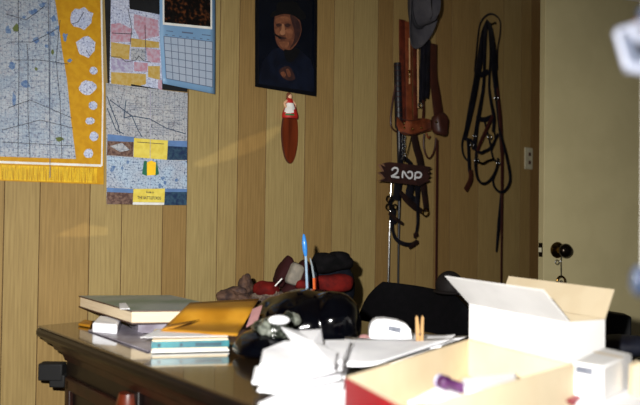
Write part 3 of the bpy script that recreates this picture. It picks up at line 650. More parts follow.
# dark bridle round the sign
bd = thing('dark_bridle', W(408, 215), 'dark brown bridle with buckles and a looped noseband hanging behind the 2NP sign', 'bridle')
m = MB(); strap(m, [(413.5, 132), (416, 146), (419.5, 158), (422, 172), (424, 190), (426.5, 211)], [7, 8, 8, 8, 7, 6], .04); m.build('cheek_strap', 'leather_dark', bd)
m = MB(); strap(m, [(401.5, 132), (402, 145), (400.5, 160), (399, 176), (396, 200)], [5, 5, 5, 9, 8], .045); m.build('cheek_strap', 'leather_black', bd)
m = MB(); strap(m, [(404, 158), (409, 162), (412, 168), (412, 186), (408, 196)], 4, .05); m.build('crown_strap', 'leather_black', bd)
m = MB(); strap(m, [(400, 192), (407, 200), (415, 207), (423, 212)], [4, 6, 6, 4], .05); m.build('brow_band', 'leather_dark', bd)
m = MB(); strap(m, [(417.5, 186), (417.5, 205), (417.5, 225), (414.5, 238)], [7, 3.5, 3, 3], .052); m.build('side_strap', 'leather_black', bd)
m = MB(); strap(m, [(411, 186), (409, 196), (414, 199), (417, 203)], [9, 8, 5, 3], .048); m.build('keeper_pad', 'leather_black', bd)
m = MB(); strap(m, [(392.5, 218), (392.5, 230), (396, 239), (403, 243.5), (411, 244.5), (417, 241)], [3, 3, 3.4, 3.6, 3.6, 3], .05); m.build('noseband', 'leather_black', bd)
m = MB(); strap(m, [(409, 247.5), (414, 244), (418, 241.5)], [3, 4, 3], .055); strap(m, [(414, 236), (417.5, 233.5)], 4, .055); m.build('strap_tab', 'leather_dark', bd)
m = MB(); strap(m, [(389, 213), (396, 219), (403, 224)], [3, 3.5, 2.5], .055); m.build('strap_end', 'leather_dark', bd)
m = MB(); strap(m, [(390, 206), (394, 212), (391, 218), (396, 222)], 4.5, .05); strap(m, [(394, 197), (390, 203), (394, 212)], 4, .045); m.build('knotted_strap', 'leather_black', bd)
for (x, y, r_) in ((389, 199, .013), (388.5, 207, .013), (395, 207, .011)):
    m = MB(); ringw(m, x, y, r_, .055, .0028); m.build('ring', 'dark_metal', bd)
m = MB(); ringw(m, 425.5, 212.5, .016, .055, .0032); m.build('buckle', 'brass', bd)
m = MB()
for k in range(7): ringw(m, 403.4 + .4 * (k % 2), 133 + k * 4.3, .008, .05, .0024)
m.build('curb_chain', 'steel', bd)
# long rein
m = MB(); strap(m, [(437.2, 140), (437, 180), (436.6, 230), (436, 300)], [3, 3, 2.6, 2.6], .03); o = m.build('long_rein', 'leather_rein'); tag(o, 'long narrow dark rein hanging straight down right of the 2NP sign', 'rein')

# bridle by the door
rb = thing('black_bridle', W(489, 100), 'large black leather bridle with looped reins hanging on the wall beside the switch plate', 'bridle')
def part(name, mt, *ss_):
    m = MB()
    for (p_, w_, o_, *r_) in ss_: strap(m, p_, w_, o_, fl=(not r_))
    m.build(name, mt, rb)
part('crown_loop', 'leather_black', ([(474.5, 72), (477, 45), (480, 24), (487, 15), (494, 14.5), (500, 21), (500, 34), (497.5, 50), (497.5, 70)], 1.8, .035))
part('headstall', 'leather_black', ([(488, 21), (483.5, 34), (480.5, 55), (476.5, 80), (472, 104), (467, 128), (464.5, 140)], [5, 7, 8, 8, 8, 6, 4], .03))
part('headstall', 'leather_black', ([(487, 22), (490.5, 30), (493.5, 50), (494.5, 72), (497.5, 100), (500.5, 130), (502, 152)], [5, 7, 8, 8, 7, 6, 5], .034))
part('cheek_piece', 'leather_black', ([(485.5, 28), (484.5, 55), (483.5, 85), (480, 108), (476.5, 128), (474, 150)], [5, 4, 4, 5, 5, 6], .04))
part('cheek_piece', 'leather_black', ([(489.5, 30), (490.5, 55), (489, 85), (491, 102), (494, 118), (493, 132)], [4, 3, 3, 4, 5, 4], .044))
part('brow_band', 'leather_black', ([(475, 72), (481, 74.5), (488, 71.5)], 5, .045))
part('nose_strap', 'leather_black', ([(476.5, 118), (484, 119.5), (491, 117)], 4.5, .047), ([(470, 139), (479, 152), (485, 151), (491, 147), (498, 134)], 3, .05))
part('cross_strap', 'leather_rein', ([(492.5, 116), (487, 128), (481.5, 140), (477, 151)], [4, 4, 4, 3], .052))
part('cross_strap', 'leather_black', ([(484, 119), (487, 132), (490, 143), (493, 158), (499, 163)], 2.2, .05), ([(493, 126), (495, 140), (491, 150)], 2, .05))
part('tie_down', 'leather_black', ([(465, 131), (462, 144), (463.5, 155), (468, 160), (469, 150)], 2.2, .04), ([(468, 138), (468.5, 150), (469.5, 172)], 4, .045))
part('strap_tab', 'leather_brown', ([(470.5, 170), (470.5, 180), (465.5, 190)], [6, 6, 5.5], .045))
part('curb_strap', 'leather_black', ([(476.5, 150), (475.5, 165), (477.5, 178), (482.5, 183.5), (489, 181), (495, 172), (498, 162)], [3, 4, 3, 2.6, 2.6, 3, 3], .05))
part('bit', 'dark_metal', ([(477, 161), (482.5, 163.5), (487.5, 161), (493.5, 159)], 2.2, .055, 1))
part('looped_rein', 'leather_black', ([(499, 128), (505, 150), (509, 168), (510, 181), (505.5, 190), (500, 192), (494.5, 187), (493, 179), (497, 168), (498, 158)], [2.5, 4, 4, 4, 3, 2.6, 2.6, 2.6, 3, 3], .05))
part('long_rein', 'leather_rein', ([(497.5, 88), (500, 115), (502, 150), (502, 190), (501.6, 240), (501, 300)], [2.5, 5, 4.5, 4, 3, 2.5], .042))
part('rein_end', 'leather_black', ([(501, 192), (499, 222), (496.4, 252)], [2, 5, 2.5], .04))
for (x, y, r_, mt) in ((476.5, 160.5, .012, 'steel'), (472, 145, .010, 'steel'), (489.5, 137, .012, 'steel'), (498, 163, .010, 'steel'), (496.3, 98, .012, 'steel'), (474.5, 136, .009, 'steel')):
    m = MB(); ringw(m, x, y, r_, .058, .0026); m.build('ring', mt, rb)

# ------------------------------------------------------------ desk
DW, DL = .82, 1.68
dk = thing('office_desk', A, 'dark carved wooden desk with a glass covered top', 'desk')
def dbox(m, x0, x1, y0, y1, z0, z1, mi=0): m.box(df((x0+x1)/2, (y0+y1)/2, (z0+z1)/2), U * abs(x1-x0)/2, N * abs(y1-y0)/2, Z * abs(z1-z0)/2, mi)
m = MB(); dbox(m, 0, DW, -DL, 0, DH - .032, DH - .007); m.build('desktop', 'desk_dark', dk, bevel=.008)
m = MB(); dbox(m, .006, DW - .006, -DL + .006, -.006, DH - .0068, DH - .001); m.build('glass_top', 'desk_top', dk, bevel=.001)
m = MB()
prof = [(.012, DH - .033), (.020, DH - .045), (.034, DH - .050), (.040, DH - .066), (.055, DH - .075), (.062, DH - .095)]
for (i0, z0), (i1, z1) in zip(prof, prof[1:]):
    c0 = [df(i0, -i0, z0), df(DW - i0, -i0, z0), df(DW - i0, -DL + i0, z0), df(i0, -DL + i0, z0)]
    c1 = [df(i1, -i1, z1), df(DW - i1, -i1, z1), df(DW - i1, -DL + i1, z1), df(i1, -DL + i1, z1)]
    for a in range(4): b = (a + 1) % 4; m.poly([c0[a], c0[b], c1[b], c1[a]])
m.build('cornice', 'desk_wood', dk, sm=False)
bi = .065
m = MB(); dbox(m, bi, DW - bi, -.50, -bi, .06, DH - .09); m.build('pedestal', 'desk_dark', dk, bevel=.004)
m = MB(); dbox(m, bi, DW - bi, -DL + bi, -DL + .50, .06, DH - .09); m.build('pedestal', 'desk_dark', dk, bevel=.004)
m = MB(); dbox(m, bi + .01, bi + .03, -DL + .50, -.50, .2, DH - .09); m.build('modesty_panel', 'desk_dark', dk, bevel=.002)
for y0, y1 in ((-.48, -.085), (-1.16, -.52), (-DL + .085, -DL + .48)):
    m = MB(); 
    for a0, a1, z0, z1 in ((y0, y0 + .03, .12, .62), (y1 - .03, y1, .12, .62), (y0, y1, .59, .625), (y0, y1, .12, .15)): dbox(m, bi - .012, bi + .012, a0, a1, z0, z1)
    m.build('panel_molding', 'desk_wood', dk, bevel=.004)
for y0 in (-.46, -1.18, -DL + .10):
    m = MB(); c = df(bi - .004, y0, .10); m.lathe(c, Z, [(.024, 0), (.026, .03), (.018, .04), (.022, .06), (.022, .42), (.018, .44), (.028, .46), (.028, .53), (.022, .555)], seg=20); m.build('turned_column', 'desk_red' if y0 == -.46 else 'desk_dark', dk)
for y0 in (-bi - .03, -.47, -DL + .47, -DL + bi + .03):
    for x0 in (bi + .03, DW - bi - .03):
        m = MB(); m.lathe(df(x0, y0, 0), Z, [(.018, 0), (.028, .02), (.03, .04), (.024, .062)], seg=16); m.build('foot', 'desk_dark', dk)
for z0 in (.16, .35, .54):
    for yc in (-.28, -DL + .28):
        m = MB(); dbox(m, DW - bi, DW - bi + .014, yc - .18, yc + .18, z0, z0 + .15); dr = m.build('drawer', 'desk_wood', dk, bevel=.004)
        m = MB(); m.tube([df(DW - bi + .014, yc - .05, z0 + .08), df(DW - bi + .03, yc - .04, z0 + .07), df(DW - bi + .03, yc + .04, z0 + .07), df(DW - bi + .014, yc + .05, z0 + .08)], .003); m.build('handle', 'brass', dr)
# black block bracket sticking out behind the corner
e0 = Q(52.5, 371.5, 2.02)
m = MB(); m.box(Q(52.5, 371, 1.985), Vector((.034, 0, 0)), Vector((0, .02, 0)), Z * .024); m.box(Q(59, 380, 1.985), Vector((.022, 0, 0)), Vector((0, .018, 0)), Z * .018); m.build('corner_bracket', 'black_matte', dk, bevel=.004)

# ------------------------------------------------------------ things on the desk, left
def quadD(pts, h): return [D(x, y, h) for x, y in pts]
# support stack: papers, teal book, big book, envelope
m = MB(); m.prism(quadD([(88, 331), (148, 352), (166, 345), (120, 324)], .0), Z * .003); o = m.build('printed_sheet', 'grey_print', bevel=.0005); tag(o, 'grey glossy leaflet flat on the glass left of the teal book', 'paper')

tb = [(150.5, 353), (228, 351), (226, 338), (160, 338)]
T = quadD(tb, .0); tr = thing('teal_book', sum(T, Vector()) / 4, 'thin teal paperback lying under the yellow envelope', 'book')
def slab(c4, z0, z1): return [Vector((p.x, p.y, DH + z0)) for p in c4], Z * (z1 - z0)
t0 = D(151, 353.5); t1 = D(229, 351.5); tv = (t1 - t0); tp = Vector((-tv.y, tv.x, 0)).normalized() * .16
c4 = [t0, t1, t1 + tp, t0 + tp]
v_ = tv.normalized(); ip = tp.normalized()
inn = [t0 + v_ * .002 + ip * .003, t1 - v_ * .003 + ip * .003, t1 + tp - v_ * .003 - ip * .003, t0 + tp + v_ * .002 - ip * .003]
m = MB(); P, v = slab(inn, .0045, .0065); m.prism(P, v); P, v = slab(inn, .0265, .030); m.prism(P, v); P, v = slab(inn, .0065, .0105); m.prism(P, v); m.build('page_block', 'pages', tr, sm=False)
m = MB(); P, v = slab(c4, .0010, .0045); m.prism(P, v); m.build('back_cover', 'paper', tr, sm=False)
m = MB(); P, v = slab(c4, .0105, .0265); m.prism(P, v); m.build('cover', 'teal', tr, sm=False, bevel=.001)
for k, (a, b_) in enumerate(((.08, .12), (.36, .40), (.56, .90))):
    m = MB()
    p0 = t0 + tv * a - ip * .0006; p1 = t0 + tv * b_ - ip * .0006; m.poly([p0 + Z * .014, p1 + Z * .014, p1 + Z * .022, p0 + Z * .022]); m.build('spine_print', 'teal_mark', tr, sm=False)
# loose papers between
def papers(name, label, pts, h, th, mt, seed=0, cat='paper', group=None):
    r = random.Random(seed); m = MB(); P = quadD(pts, h); m.prism(P, Z * th); o = m.build(name, mt, sm=False, bevel=.0004); tag(o, label, cat, group); return o
big = [(128, 329), (200, 329)]
papers('note_pad', 'stack of greyish note papers supporting the thick hardcover book', [(138, 333), (214, 335), (222, 322), (126, 323)], .0, .026, 'grey_print')
m = MB(); P = quadD([(92, 333), (117, 335), (121, 327), (99, 325)], 0); m.prism(P, Z * .027); o = m.build('eraser_block', 'paper_bright', bevel=.005); tag(o, 'small rounded white block on the glass by the hardcover book', 'eraser')
m = MB(); m.prism(quadD([(78, 326), (90, 328), (93, 323.5), (84, 322)], .0), Z * .008); o = m.build('amber_box', 'manila', bevel=.003); tag(o, 'tiny amber coloured flat piece left of the white block', 'matchbox')
# big hardcover, laid on the pad, raised
zb = .030
b0 = D(131, 324, zb); b1 = D(210, 323, zb); bv = (b1 - b0).normalized(); bl = D(78.5, 307, zb)
bw = bl - b0; L1 = (b1 - b0).length + .07
c4 = [b0, b0 + bv * L1, b0 + bv * L1 + bw, bl]
bk = thing('hardcover_book', sum(c4, Vector()) / 4, 'thick hardcover book with a grey green cover at the back left of the desk', 'book')
cx = sum(c4, Vector()) / 4
def shrink(c, f): return [cx + (p - cx) * f for p in c]
m = MB(); P, v = slab(c4, zb, zb + .003); m.prism(P, v); m.build('back_cover', 'book_edge', bk, sm=False)
m = MB(); P, v = slab(shrink(c4, .975), zb + .003, zb + .031); m.prism(P, v, 0); m.build('page_block', 'pages', bk, sm=False)
m = MB(); P, v = slab(c4, zb + .031, zb + .0345); m.prism(P, v, 0, 1); m.build('front_cover', ['book_green', 'book_edge'], bk, sm=False)
m = MB(); P, v = slab([b0 + bw * .02 + bv*.002, b0 + bv * .006 + bw * .02, bl + bv * .006, bl+bv*.002], zb + .003, zb + .033); 
m = MB(); q0 = D(120, 309.5, zb + .035); m.prism([q0, D(130, 309.2, zb + .035), D(126, 303.5, zb + .035), D(119, 304, zb + .035)], Z * .002); m.build('white_sticker', 'paper_bright', bk, bevel=.0008)
# envelope: lies over the front edge of the hardcover and droops onto the teal book
env_px = [(161, 330.5), (237, 335.5), (259, 299), (190, 303)]
m = MB(); nu, nv = 14, 14
bn = Vector((-bv.y, bv.x, 0)); bn = bn if bn.y > 0 else -bn
def ep(u, v, t=0):
    e = env_px; px = e[0][0]*(1-u)*(1-v) + e[1][0]*u*(1-v) + e[2][0]*u*v + e[3][0]*(1-u)*v; py = e[0][1]*(1-u)*(1-v) + e[1][1]*u*(1-v) + e[2][1]*u*v + e[3][1]*(1-u)*v
    h = .05
    for _ in range(80):
        d = (D(px, py, h) - b0).dot(bn); k = min(1, max(0, (d + .075) / .07)); k = k * k * (3 - 2 * k); h = .8 * h + .2 * (.0345 + .0345 * k)
    return D(px, py, h + t + .0012 * math.sin(u * 11 + v * 6))
env = [ep(0, 0), ep(1, 0), ep(1, 1), ep(0, 1)]
vs = [ep(i / nu, j / nv) for j in range(nv+1) for i in range(nu+1)]
m.add(vs, [(j*(nu+1)+i, j*(nu+1)+i+1, (j+1)*(nu+1)+i+1, (j+1)*(nu+1)+i) for j in range(nv) for i in range(nu)])
ev = thing('yellow_envelope', env[1], 'large yellow manila envelope sloping over the books', 'envelope')
m.build('envelope_body', 'manila', ev, solid=.003)
m = MB(); m.add([ep(0, .0, .003), ep(.13, .12, .006), ep(.36, .42, .006), ep(.06, .22, .007), ep(0, .15, .003)], [(0, 1, 3, 4), (1, 2, 3)]); m.build('flap', 'manila_inner', ev, solid=.001)
papers('loose_paper', 'white sheet poking out between the envelope and the teal book', [(140, 337.8), (228, 336.5), (224, 330), (158, 330)], .0312, .0012, 'paper_bright')

# desk rear: brown rag, red topped fur bundle
EX, EY = Vector((1, 0, 0)), Vector((0, 1, 0))
m = MB()
for (x, y, yy, rx_, rz_) in ((236, 293, 2.24, .040, .020), (245, 286, 2.26, .020, .034), (231, 297, 2.22, .034, .022), (243, 303, 2.22, .046, .030), (249, 290, 2.26, .014, .022)):
    m.blob(Q(x, y, yy), EX * rx_, EY * .03, Z * rz_, amp=.5, fr=30, floor=DH + .001, fold=.35, su=32, sv=20)
m.blob(Q(240, 312, 2.2), EX * .05, EY * .03, Z * .03, amp=.3, fr=20, floor=DH + .001)
o = m.build('leather_rag', 'rag_brown'); tag(o, 'crumpled brown leather rag behind the yellow envelope', 'rag')
fb = thing('fur_bundle', Q(268, 312, 2.2), 'small grey furry bundle with a bright red top behind the black bag', 'soft toy')
m = MB(); m.blob(Q(270, 304, 2.2), EX * .050, EY * .032, Z * .045, amp=.25, fr=50, floor=DH + .001, fold=.4, su=40, sv=24); m.build('fur_body', 'fur_grey', fb)
m = MB(); m.blob(Q(266, 289, 2.2), EX * .045, EY * .03, Z * .024, amp=.4, fr=30, pw=.9); m.build('red_top', 'felt_red', fb)
m = MB(); m.tube([Q(275, 286, 2.18), Q(282, 278.5, 2.18)], .0022, seg=8); m.build('stick', 'paper', fb)

# dark bundled garment with red band and grey stripe
yb = 2.32
gb = thing('folded_bag', Q(318, 300, yb), 'soft black and red bag with a grey stripe, at the back of the desk', 'bag')
gx = Vector((.93, .37, 0)); gy = Vector((-.37, .93, 0))
bc = Q(322, 284, yb); bc.z = DH + .075
m = MB(); m.blob(Q(331, 262, yb), gx * .062, gy * .05, Z * .030, amp=.5, fr=16, pw=.75, fold=.2, su=36, sv=24); m.blob(Q(339, 257, yb), gx * .030, gy * .045, Z * .018, amp=.2, fr=24, pw=.7); m.build('black_top', 'cloth_black', gb)
m = MB(); m.blob(Q(333, 283, yb - .03), gx * .064, gy * .05, Z * .030, amp=.30, fr=14, pw=.6); m.build('red_band', 'felt_red', gb)
m = MB(); m.blob(Q(328, 287, yb + .03), gx * .096, gy * .05, Z * .085, amp=.08, fr=10, pw=.78, floor=DH + .001); m.build('navy_body', 'cloth_navy', gb)
tz = Matrix.Rotation(math.radians(22), 3, gy)
m = MB(); m.blob(Q(294, 274, yb - .05), tz @ (gx * .024), gy * .03, tz @ (Z * .036), amp=.05, fr=18, pw=.5); m.build('grey_stripe', 'cloth_grey', gb)
m = MB(); m.blob(Q(283.5, 273, yb - .035), tz @ (gx * .020), gy * .03, tz @ (Z * .046), amp=.45, fr=24, pw=.65, fold=.15); m.blob(Q(302, 272, yb - .035), tz @ (gx * .020), gy * .03, tz @ (Z * .040), amp=.1, fr=24, pw=.7); m.build('maroon_end', 'cloth_maroon', gb)
m = MB(); m.blob(Q(291, 292, yb - .02), tz @ (gx * .034), gy * .035, tz @ (Z * .036), amp=.2, fr=24, pw=.8); m.build('lower_fold', 'cloth_maroon', gb)
m = MB(); m.blob(Q(302, 284.5, yb - .06), gx * .024, gy * .02, Z * .016, amp=.1, fr=24, pw=.7); m.build('red_patch', 'felt_red', gb)

# pens standing in the black bag's front
pn = thing('blue_pen', Q(307, 292, 2.08), 'blue capped pen standing upright above the black bag', 'pen')
y_ = 2.08
m = MB(); m.tube([Q(307.6, 300, y_), Q(306.4, 270, y_), Q(305.6, 253, y_)], [.0042, .0042, .004], seg=10, sub=2); m.build('pen_barrel', 'pen_clear', pn)
m = MB(); m.tube([Q(305.7, 256, y_), Q(305, 250, y_), Q(304.4, 243, y_), Q(303.9, 237, y_), Q(303.6, 234, y_)], [.0045, .0075, .008, .005, .002], seg=12, sub=3); m.build('pen_cap', 'pen_blue', pn)
pn = thing('orange_pencil', Q(314, 292, 2.06), 'thin orange and grey pencil leaning beside the blue pen', 'pencil')
m = MB(); m.tube([Q(314.6, 300, 2.06), Q(313.8, 278, 2.06)], .0042, seg=6, sub=1); m.build('pencil_shaft', 'pencil_orange', pn)
m = MB(); m.tube([Q(313.8, 278, 2.06), Q(312, 266, 2.06), Q(310, 258, 2.06)], [.0032, .003, .0015], seg=6, sub=2); m.build('pencil_tip', 'pen_body', pn)

# black bag
bb = thing('black_plastic_bag', D(300, 345, 0), 'bulging glossy black plastic bag in the middle of the desk', 'bag')
m = MB(); c = D(318, 338, 0); c.z = DH + .045
ux = Vector((1, 0, 0)); uy = Vector((0, 1, 0))
m.blob(Q(308, 326, 1.86) , ux * .125, uy * .13, Z * .098, amp=.08, fr=8, floor=DH + .007, su=56, sv=34, fold=.05, pw=.9)
m.blob(Q(334, 326, 1.82), ux * .070, uy * .09, Z * .094, amp=.08, fr=10, floor=DH + .007, su=40, sv=26, pw=.9)
m.blob(Q(268, 350, 1.60), ux * .070, uy * .10, Z * .052, amp=.18, fr=10, floor=DH + .007, su=40, sv=24, fold=.1)
m.blob(Q(278, 318, 1.88), ux * .07, uy * .08, Z * .06, amp=.1, fr=10, floor=DH + .007, su=40, sv=24)
bo = m.build('bag_body', 'plastic_black', bb)
md = bo.modifiers.new('r', 'REMESH'); md.mode = 'VOXEL'; md.voxel_size = .005; md.use_smooth_shade = True
md = bo.modifiers.new('sm', 'SMOOTH'); md.iterations = 14; md.factor = .6
tx_ = bpy.data.textures.new('crumple', 'CLOUDS'); tx_.noise_scale = .07; tx_.noise_depth = 1
md = bo.modifiers.new('d', 'DISPLACE'); md.texture = tx_; md.strength = .012; md.mid_level = .55
pw_ = MB(); pw_.blob(Q(271, 330, 1.58), ux * .040, uy * .03, Z * .020, amp=.5, fr=26, su=44, sv=28, fold=.5); pw_.blob(Q(290, 320, 1.68), ux * .026, uy * .02, Z * .020, amp=.4, fr=30, su=30, sv=18, fold=.5)
o = pw_.build('clear_wrapper', 'plastic_clear'); tag(o, 'crumpled clear plastic wrapper lying on the black bag', 'wrapper')
m = MB(); m.blob(Q(279, 320, 1.56), ux * .024, uy * .02, Z * .011, amp=.08, fr=20); o = m.build('white_disc', 'paper_bright'); tag(o, 'white oval soap on top of the clear plastic wrapper', 'soap')
m = MB(); m.prism([Q(246, 328, 1.72), Q(258, 320, 1.74), Q(262, 307, 1.8), Q(252, 311, 1.8)], Vector((.0, .01, .004))); o = m.build('pink_slip', 'pink_paper', sm=False, bevel=.001); tag(o, 'pale pink and white slip tucked beside the yellow envelope', 'paper')

# ------------------------------------------------------------ chair
chc = Vector((.37, 2.47, 0)); 
ch = thing('office_chair', Vector((.25, 2.35, 0)), 'black upholstered office chair pushed up behind the desk', 'chair')
m = MB(); n1, n2 = 20, 12
def cb(a, v, t):   # a -1..1 along N, v 0..1 up, t thickness
    hw = .285 * (1 - .40 * max(0, (v - .30) / .70) ** 3.2); top = .50 + .325 * v
    bow = .06 * (a * a)
    return chc + N * (a * hw) + U * (t + .03 * v - bow) + Z * (top + .012 * a * -1)
vs = []; 
for side, t in ((0, -.03), (1, .03)):
    for j in range(n2 + 1):
        for i in range(n1 + 1):
            a = -1 + 2 * i / n1; v = j / n2; e = 1 - max(abs(a) ** 6, (abs(2*v-1)) ** 8) * .9
            vs.append(cb(a, v, t * e))
k = (n1 + 1) * (n2 + 1); fs = []
for j in range(n2):
    for i in range(n1):
        q = j * (n1 + 1) + i; fs += [(q, q+1, q+n1+2, q+n1+1), (k+q, k+q+n1+1, k+q+n1+2, k+q+1)]
for i in range(n1):
    fs += [(i, k+i, k+i+1, i+1), (n2*(n1+1)+i, n2*(n1+1)+i+1, k+n2*(n1+1)+i+1, k+n2*(n1+1)+i)]
for j in range(n2):
    q = j*(n1+1); fs += [(q, q+n1+1, k+q+n1+1, k+q), (q+n1, k+q+n1, k+q+2*n1+1, q+2*n1+1)]
m.add(vs, fs); m.build('backrest', 'chair_black', ch)
sc_ = chc - U * .19; sc_.z = .455
m = MB(); m.blob(sc_, U * .20, N * .24, Z * .045, pw=.45, su=36, sv=16); m.build('seat', 'chair_black', ch)
m = MB(); m.lathe(sc_ - Z * .38, Z, [(.03, 0), (.03, .16), (.018, .165), (.018, .35)], seg=16); m.build('gas_post', 'chair_plastic', ch)
for k in range(5):
    a = k * 2 * math.pi / 5 + .3; d_ = U * math.cos(a) + N * math.sin(a); e = Vector((sc_.x, sc_.y, .10)) 
    m = MB(); m.tube([e, e + d_ * .15 - Z * .012, e + d_ * .25 - Z * .035], [.022, .016, .013], seg=8); m.build('leg', 'chair_plastic', ch)
    m = MB(); cw = e + d_ * .25; m.lathe(Vector((cw.x, cw.y, .028)) - d_.cross(Z) * .012, d_.cross(Z), [(.022, 0), (.027, .003), (.027, .02), (.022, .024)], seg=16); m.build('caster', 'chair_plastic', ch)
for sgn in (-1, 1):
    b_ = sc_ + N * (sgn * .255)
    m = MB(); m.tube([b_ - Z * .01, b_ + N * (sgn * .02) + Z * .10, b_ + Z * .20 + U*.02], .011, seg=8); m.blob(b_ + Z * .205 + U * .01, U * .11, N * .028, Z * .018, pw=.7); m.build('armrest', 'chair_plastic', ch)
m = MB(); m.tube([sc_ + U * .1 - Z * .03, chc + U * .06 + Z * .47, chc + U * .055 + Z * .6], .018, seg=8, flat=U, fw=.4); m.build('back_bar', 'chair_plastic', ch)
hd = MB(); ctr = Q(450, 287, 2.36); hd.blob(ctr + Z * .002, N * .05 , U * .045, Z * .052, amp=.05, fr=14, floor=ctr.z - .02); hd.blob(ctr - Z * .016 - N*.0, N * .058, U * .055, Z * .010)
o = hd.build('felt_cap', 'cap_dark'); tag(o, 'dark rounded cap resting on top of the black chair back', 'cap')

# ------------------------------------------------------------ right side of the desk
# white carton with open flaps
c0 = Vector((.377, 1.758, 0)); c1 = Vector((.522, 1.455, 0)); fd = (c1 - c0).normalized(); bd_ = Vector((-fd.y, fd.x, 0)); bd_ = bd_ if bd_.x > 0 else -bd_
dep = .10; ht = .104; Lc = (c1 - c0).length
bx = thing('white_carton', (c0 + c1) / 2 + Z * DH, 'open white cardboard carton with raised flaps at the right of the desk', 'box')
B0 = [c0, c1, c1 + bd_ * dep, c0 + bd_ * dep]
B0 = [Vector((p.x, p.y, DH + .0012)) for p in B0]
m = MB(); m.poly([p + Z*.002 for p in B0])
th = .003
cc_ = sum(B0, Vector()) / 4
for a in range(4):
    b = (a + 1) % 4; ia = cc_ + (B0[a] - cc_) * .97; ib = cc_ + (B0[b] - cc_) * .97
    m.poly([B0[a], B0[b], B0[b] + Z * ht, B0[a] + Z * ht], 0); m.poly([ia, ib, ib + Z * ht, ia + Z * ht], 1); m.poly([B0[a] + Z*ht, B0[b] + Z*ht, ib + Z*ht, ia + Z*ht], 1)
m.build('carton_body', ['card_white', 'card_tan'], bx, sm=False)
def flap(name, p, q, d_, ln, mt, trim=0.0):
    m = MB(); t = (q - p).normalized(); v = d_.normalized(); nn = t.cross(v).normalized()
    quad = [p, q, q + v * ln - t * trim, p + v * ln + t * trim]
    m.poly(quad, 0); m.poly([x + nn * .0025 for x in quad], 1)
    for i in range(4): j = (i + 1) % 4; m.poly([quad[i], quad[j], quad[j] + nn * .0025, quad[i] + nn * .0025], 1)
    m.build(name, mt, bx, sm=False)
T0 = [p + Z * ht for p in B0]
flap('front_flap', T0[0], T0[1], -bd_ + Z * .95, .100, ['card_white', 'card_white'])
flap('back_flap', T0[3], T0[2], bd_ * .45 + Z, .068, ['card_tan', 'card_tan'])
flap('end_flap', T0[1] + bd_ * .003, T0[2] - bd_ * .003, -fd + Z * -.35, .05, ['card_tan', 'card_tan'])

# large shallow tan box with red end
hz = .075
Lp, Bp, Rp, Np = D(345, 377, hz), D(469, 339, hz), D(574, 364, hz), D(408, 410, hz)
tr_ = [Lp, Bp, Rp, Np]; bt = [Vector((p.x, p.y, DH + .0012)) for p in tr_]
tx = thing('shallow_carton', sum(bt, Vector()) / 4, 'large shallow tan cardboard box with a red end in the foreground', 'box')
cc_ = sum(tr_, Vector()) / 4
def inn_(p): q = cc_ + (p - cc_) * .975; return q
m = MB(); m.poly([p + Z*.002 for p in bt], 1)
for a in range(4):
    b = (a + 1) % 4; red = 2 if a == 3 else 0
    m.poly([bt[a], bt[b], tr_[b], tr_[a]], red); ia, ib = inn_(tr_[a]), inn_(tr_[b])
    ja, jb = Vector((ia.x, ia.y, DH + .0035)), Vector((ib.x, ib.y, DH + .0035)); m.poly([ja, jb, ib, ia], 1); m.poly([tr_[a], tr_[b], ib, ia], 1)
m.build('carton_tray', ['card_tan', 'card_tan', 'card_red'], tx, sm=False)
# things in that box
def inbox(px, py, h=.035): return D(px, py, h)
kp = thing('white_packet', inbox(490, 385), 'long white packet lying inside the shallow tan box', 'packet')
m = MB(); P = [inbox(466, 391, .05), inbox(515, 385, .05), inbox(517, 372, .05), inbox(462, 378, .05)]; m.prism(P, -Z * .016); m.build('packet_body', 'paper_bright', kp, bevel=.003)
m = MB(); P2 = [P[0] - Z*.012, P[1] - Z*.012]; t = (P[1]-P[0]).normalized(); nn = Vector((t.y, -t.x, 0)); m.box((P2[0]+P2[1])/2 + nn*.002, t * (P[1]-P[0]).length * .49, nn * .0018, Z * .003); m.build('purple_edge', 'purple', kp)
m = MB(); m.blob(P[1] - Z*.006 , Vector((.007,0,0)), Vector((0,.006,0)), Z*.008); m.build('dark_corner', 'navy_cloth', kp)
pv = thing('purple_tube', inbox(450, 388), 'short purple capped tube beside the white packet in the tan box', 'tube')
a, b = inbox(440, 381, .045), inbox(462, 388, .045)
m = MB(); ax_ = (b - a).normalized(); m.lathe(a, ax_, [(.009, 0), (.0115, .001), (.0115, .018), (.009, .020), (.0085, (b-a).length)], seg=20); m.build('tube_body', 'purple', pv)
m = MB(); m.tube([a - ax_ * .002, a + ax_ * .004], .0118, seg=20, sub=1); m.build('tube_cap', 'lilac', pv)
m = MB(); m.prism([inbox(408, 404, .02), inbox(468, 400, .03), inbox(464, 386, .03), inbox(434, 390, .03)], Z * .004); o = m.build('paper_scrap', 'paper_bright', bevel=.001); tag(o, 'folded white paper in the near corner of the tan box', 'paper')

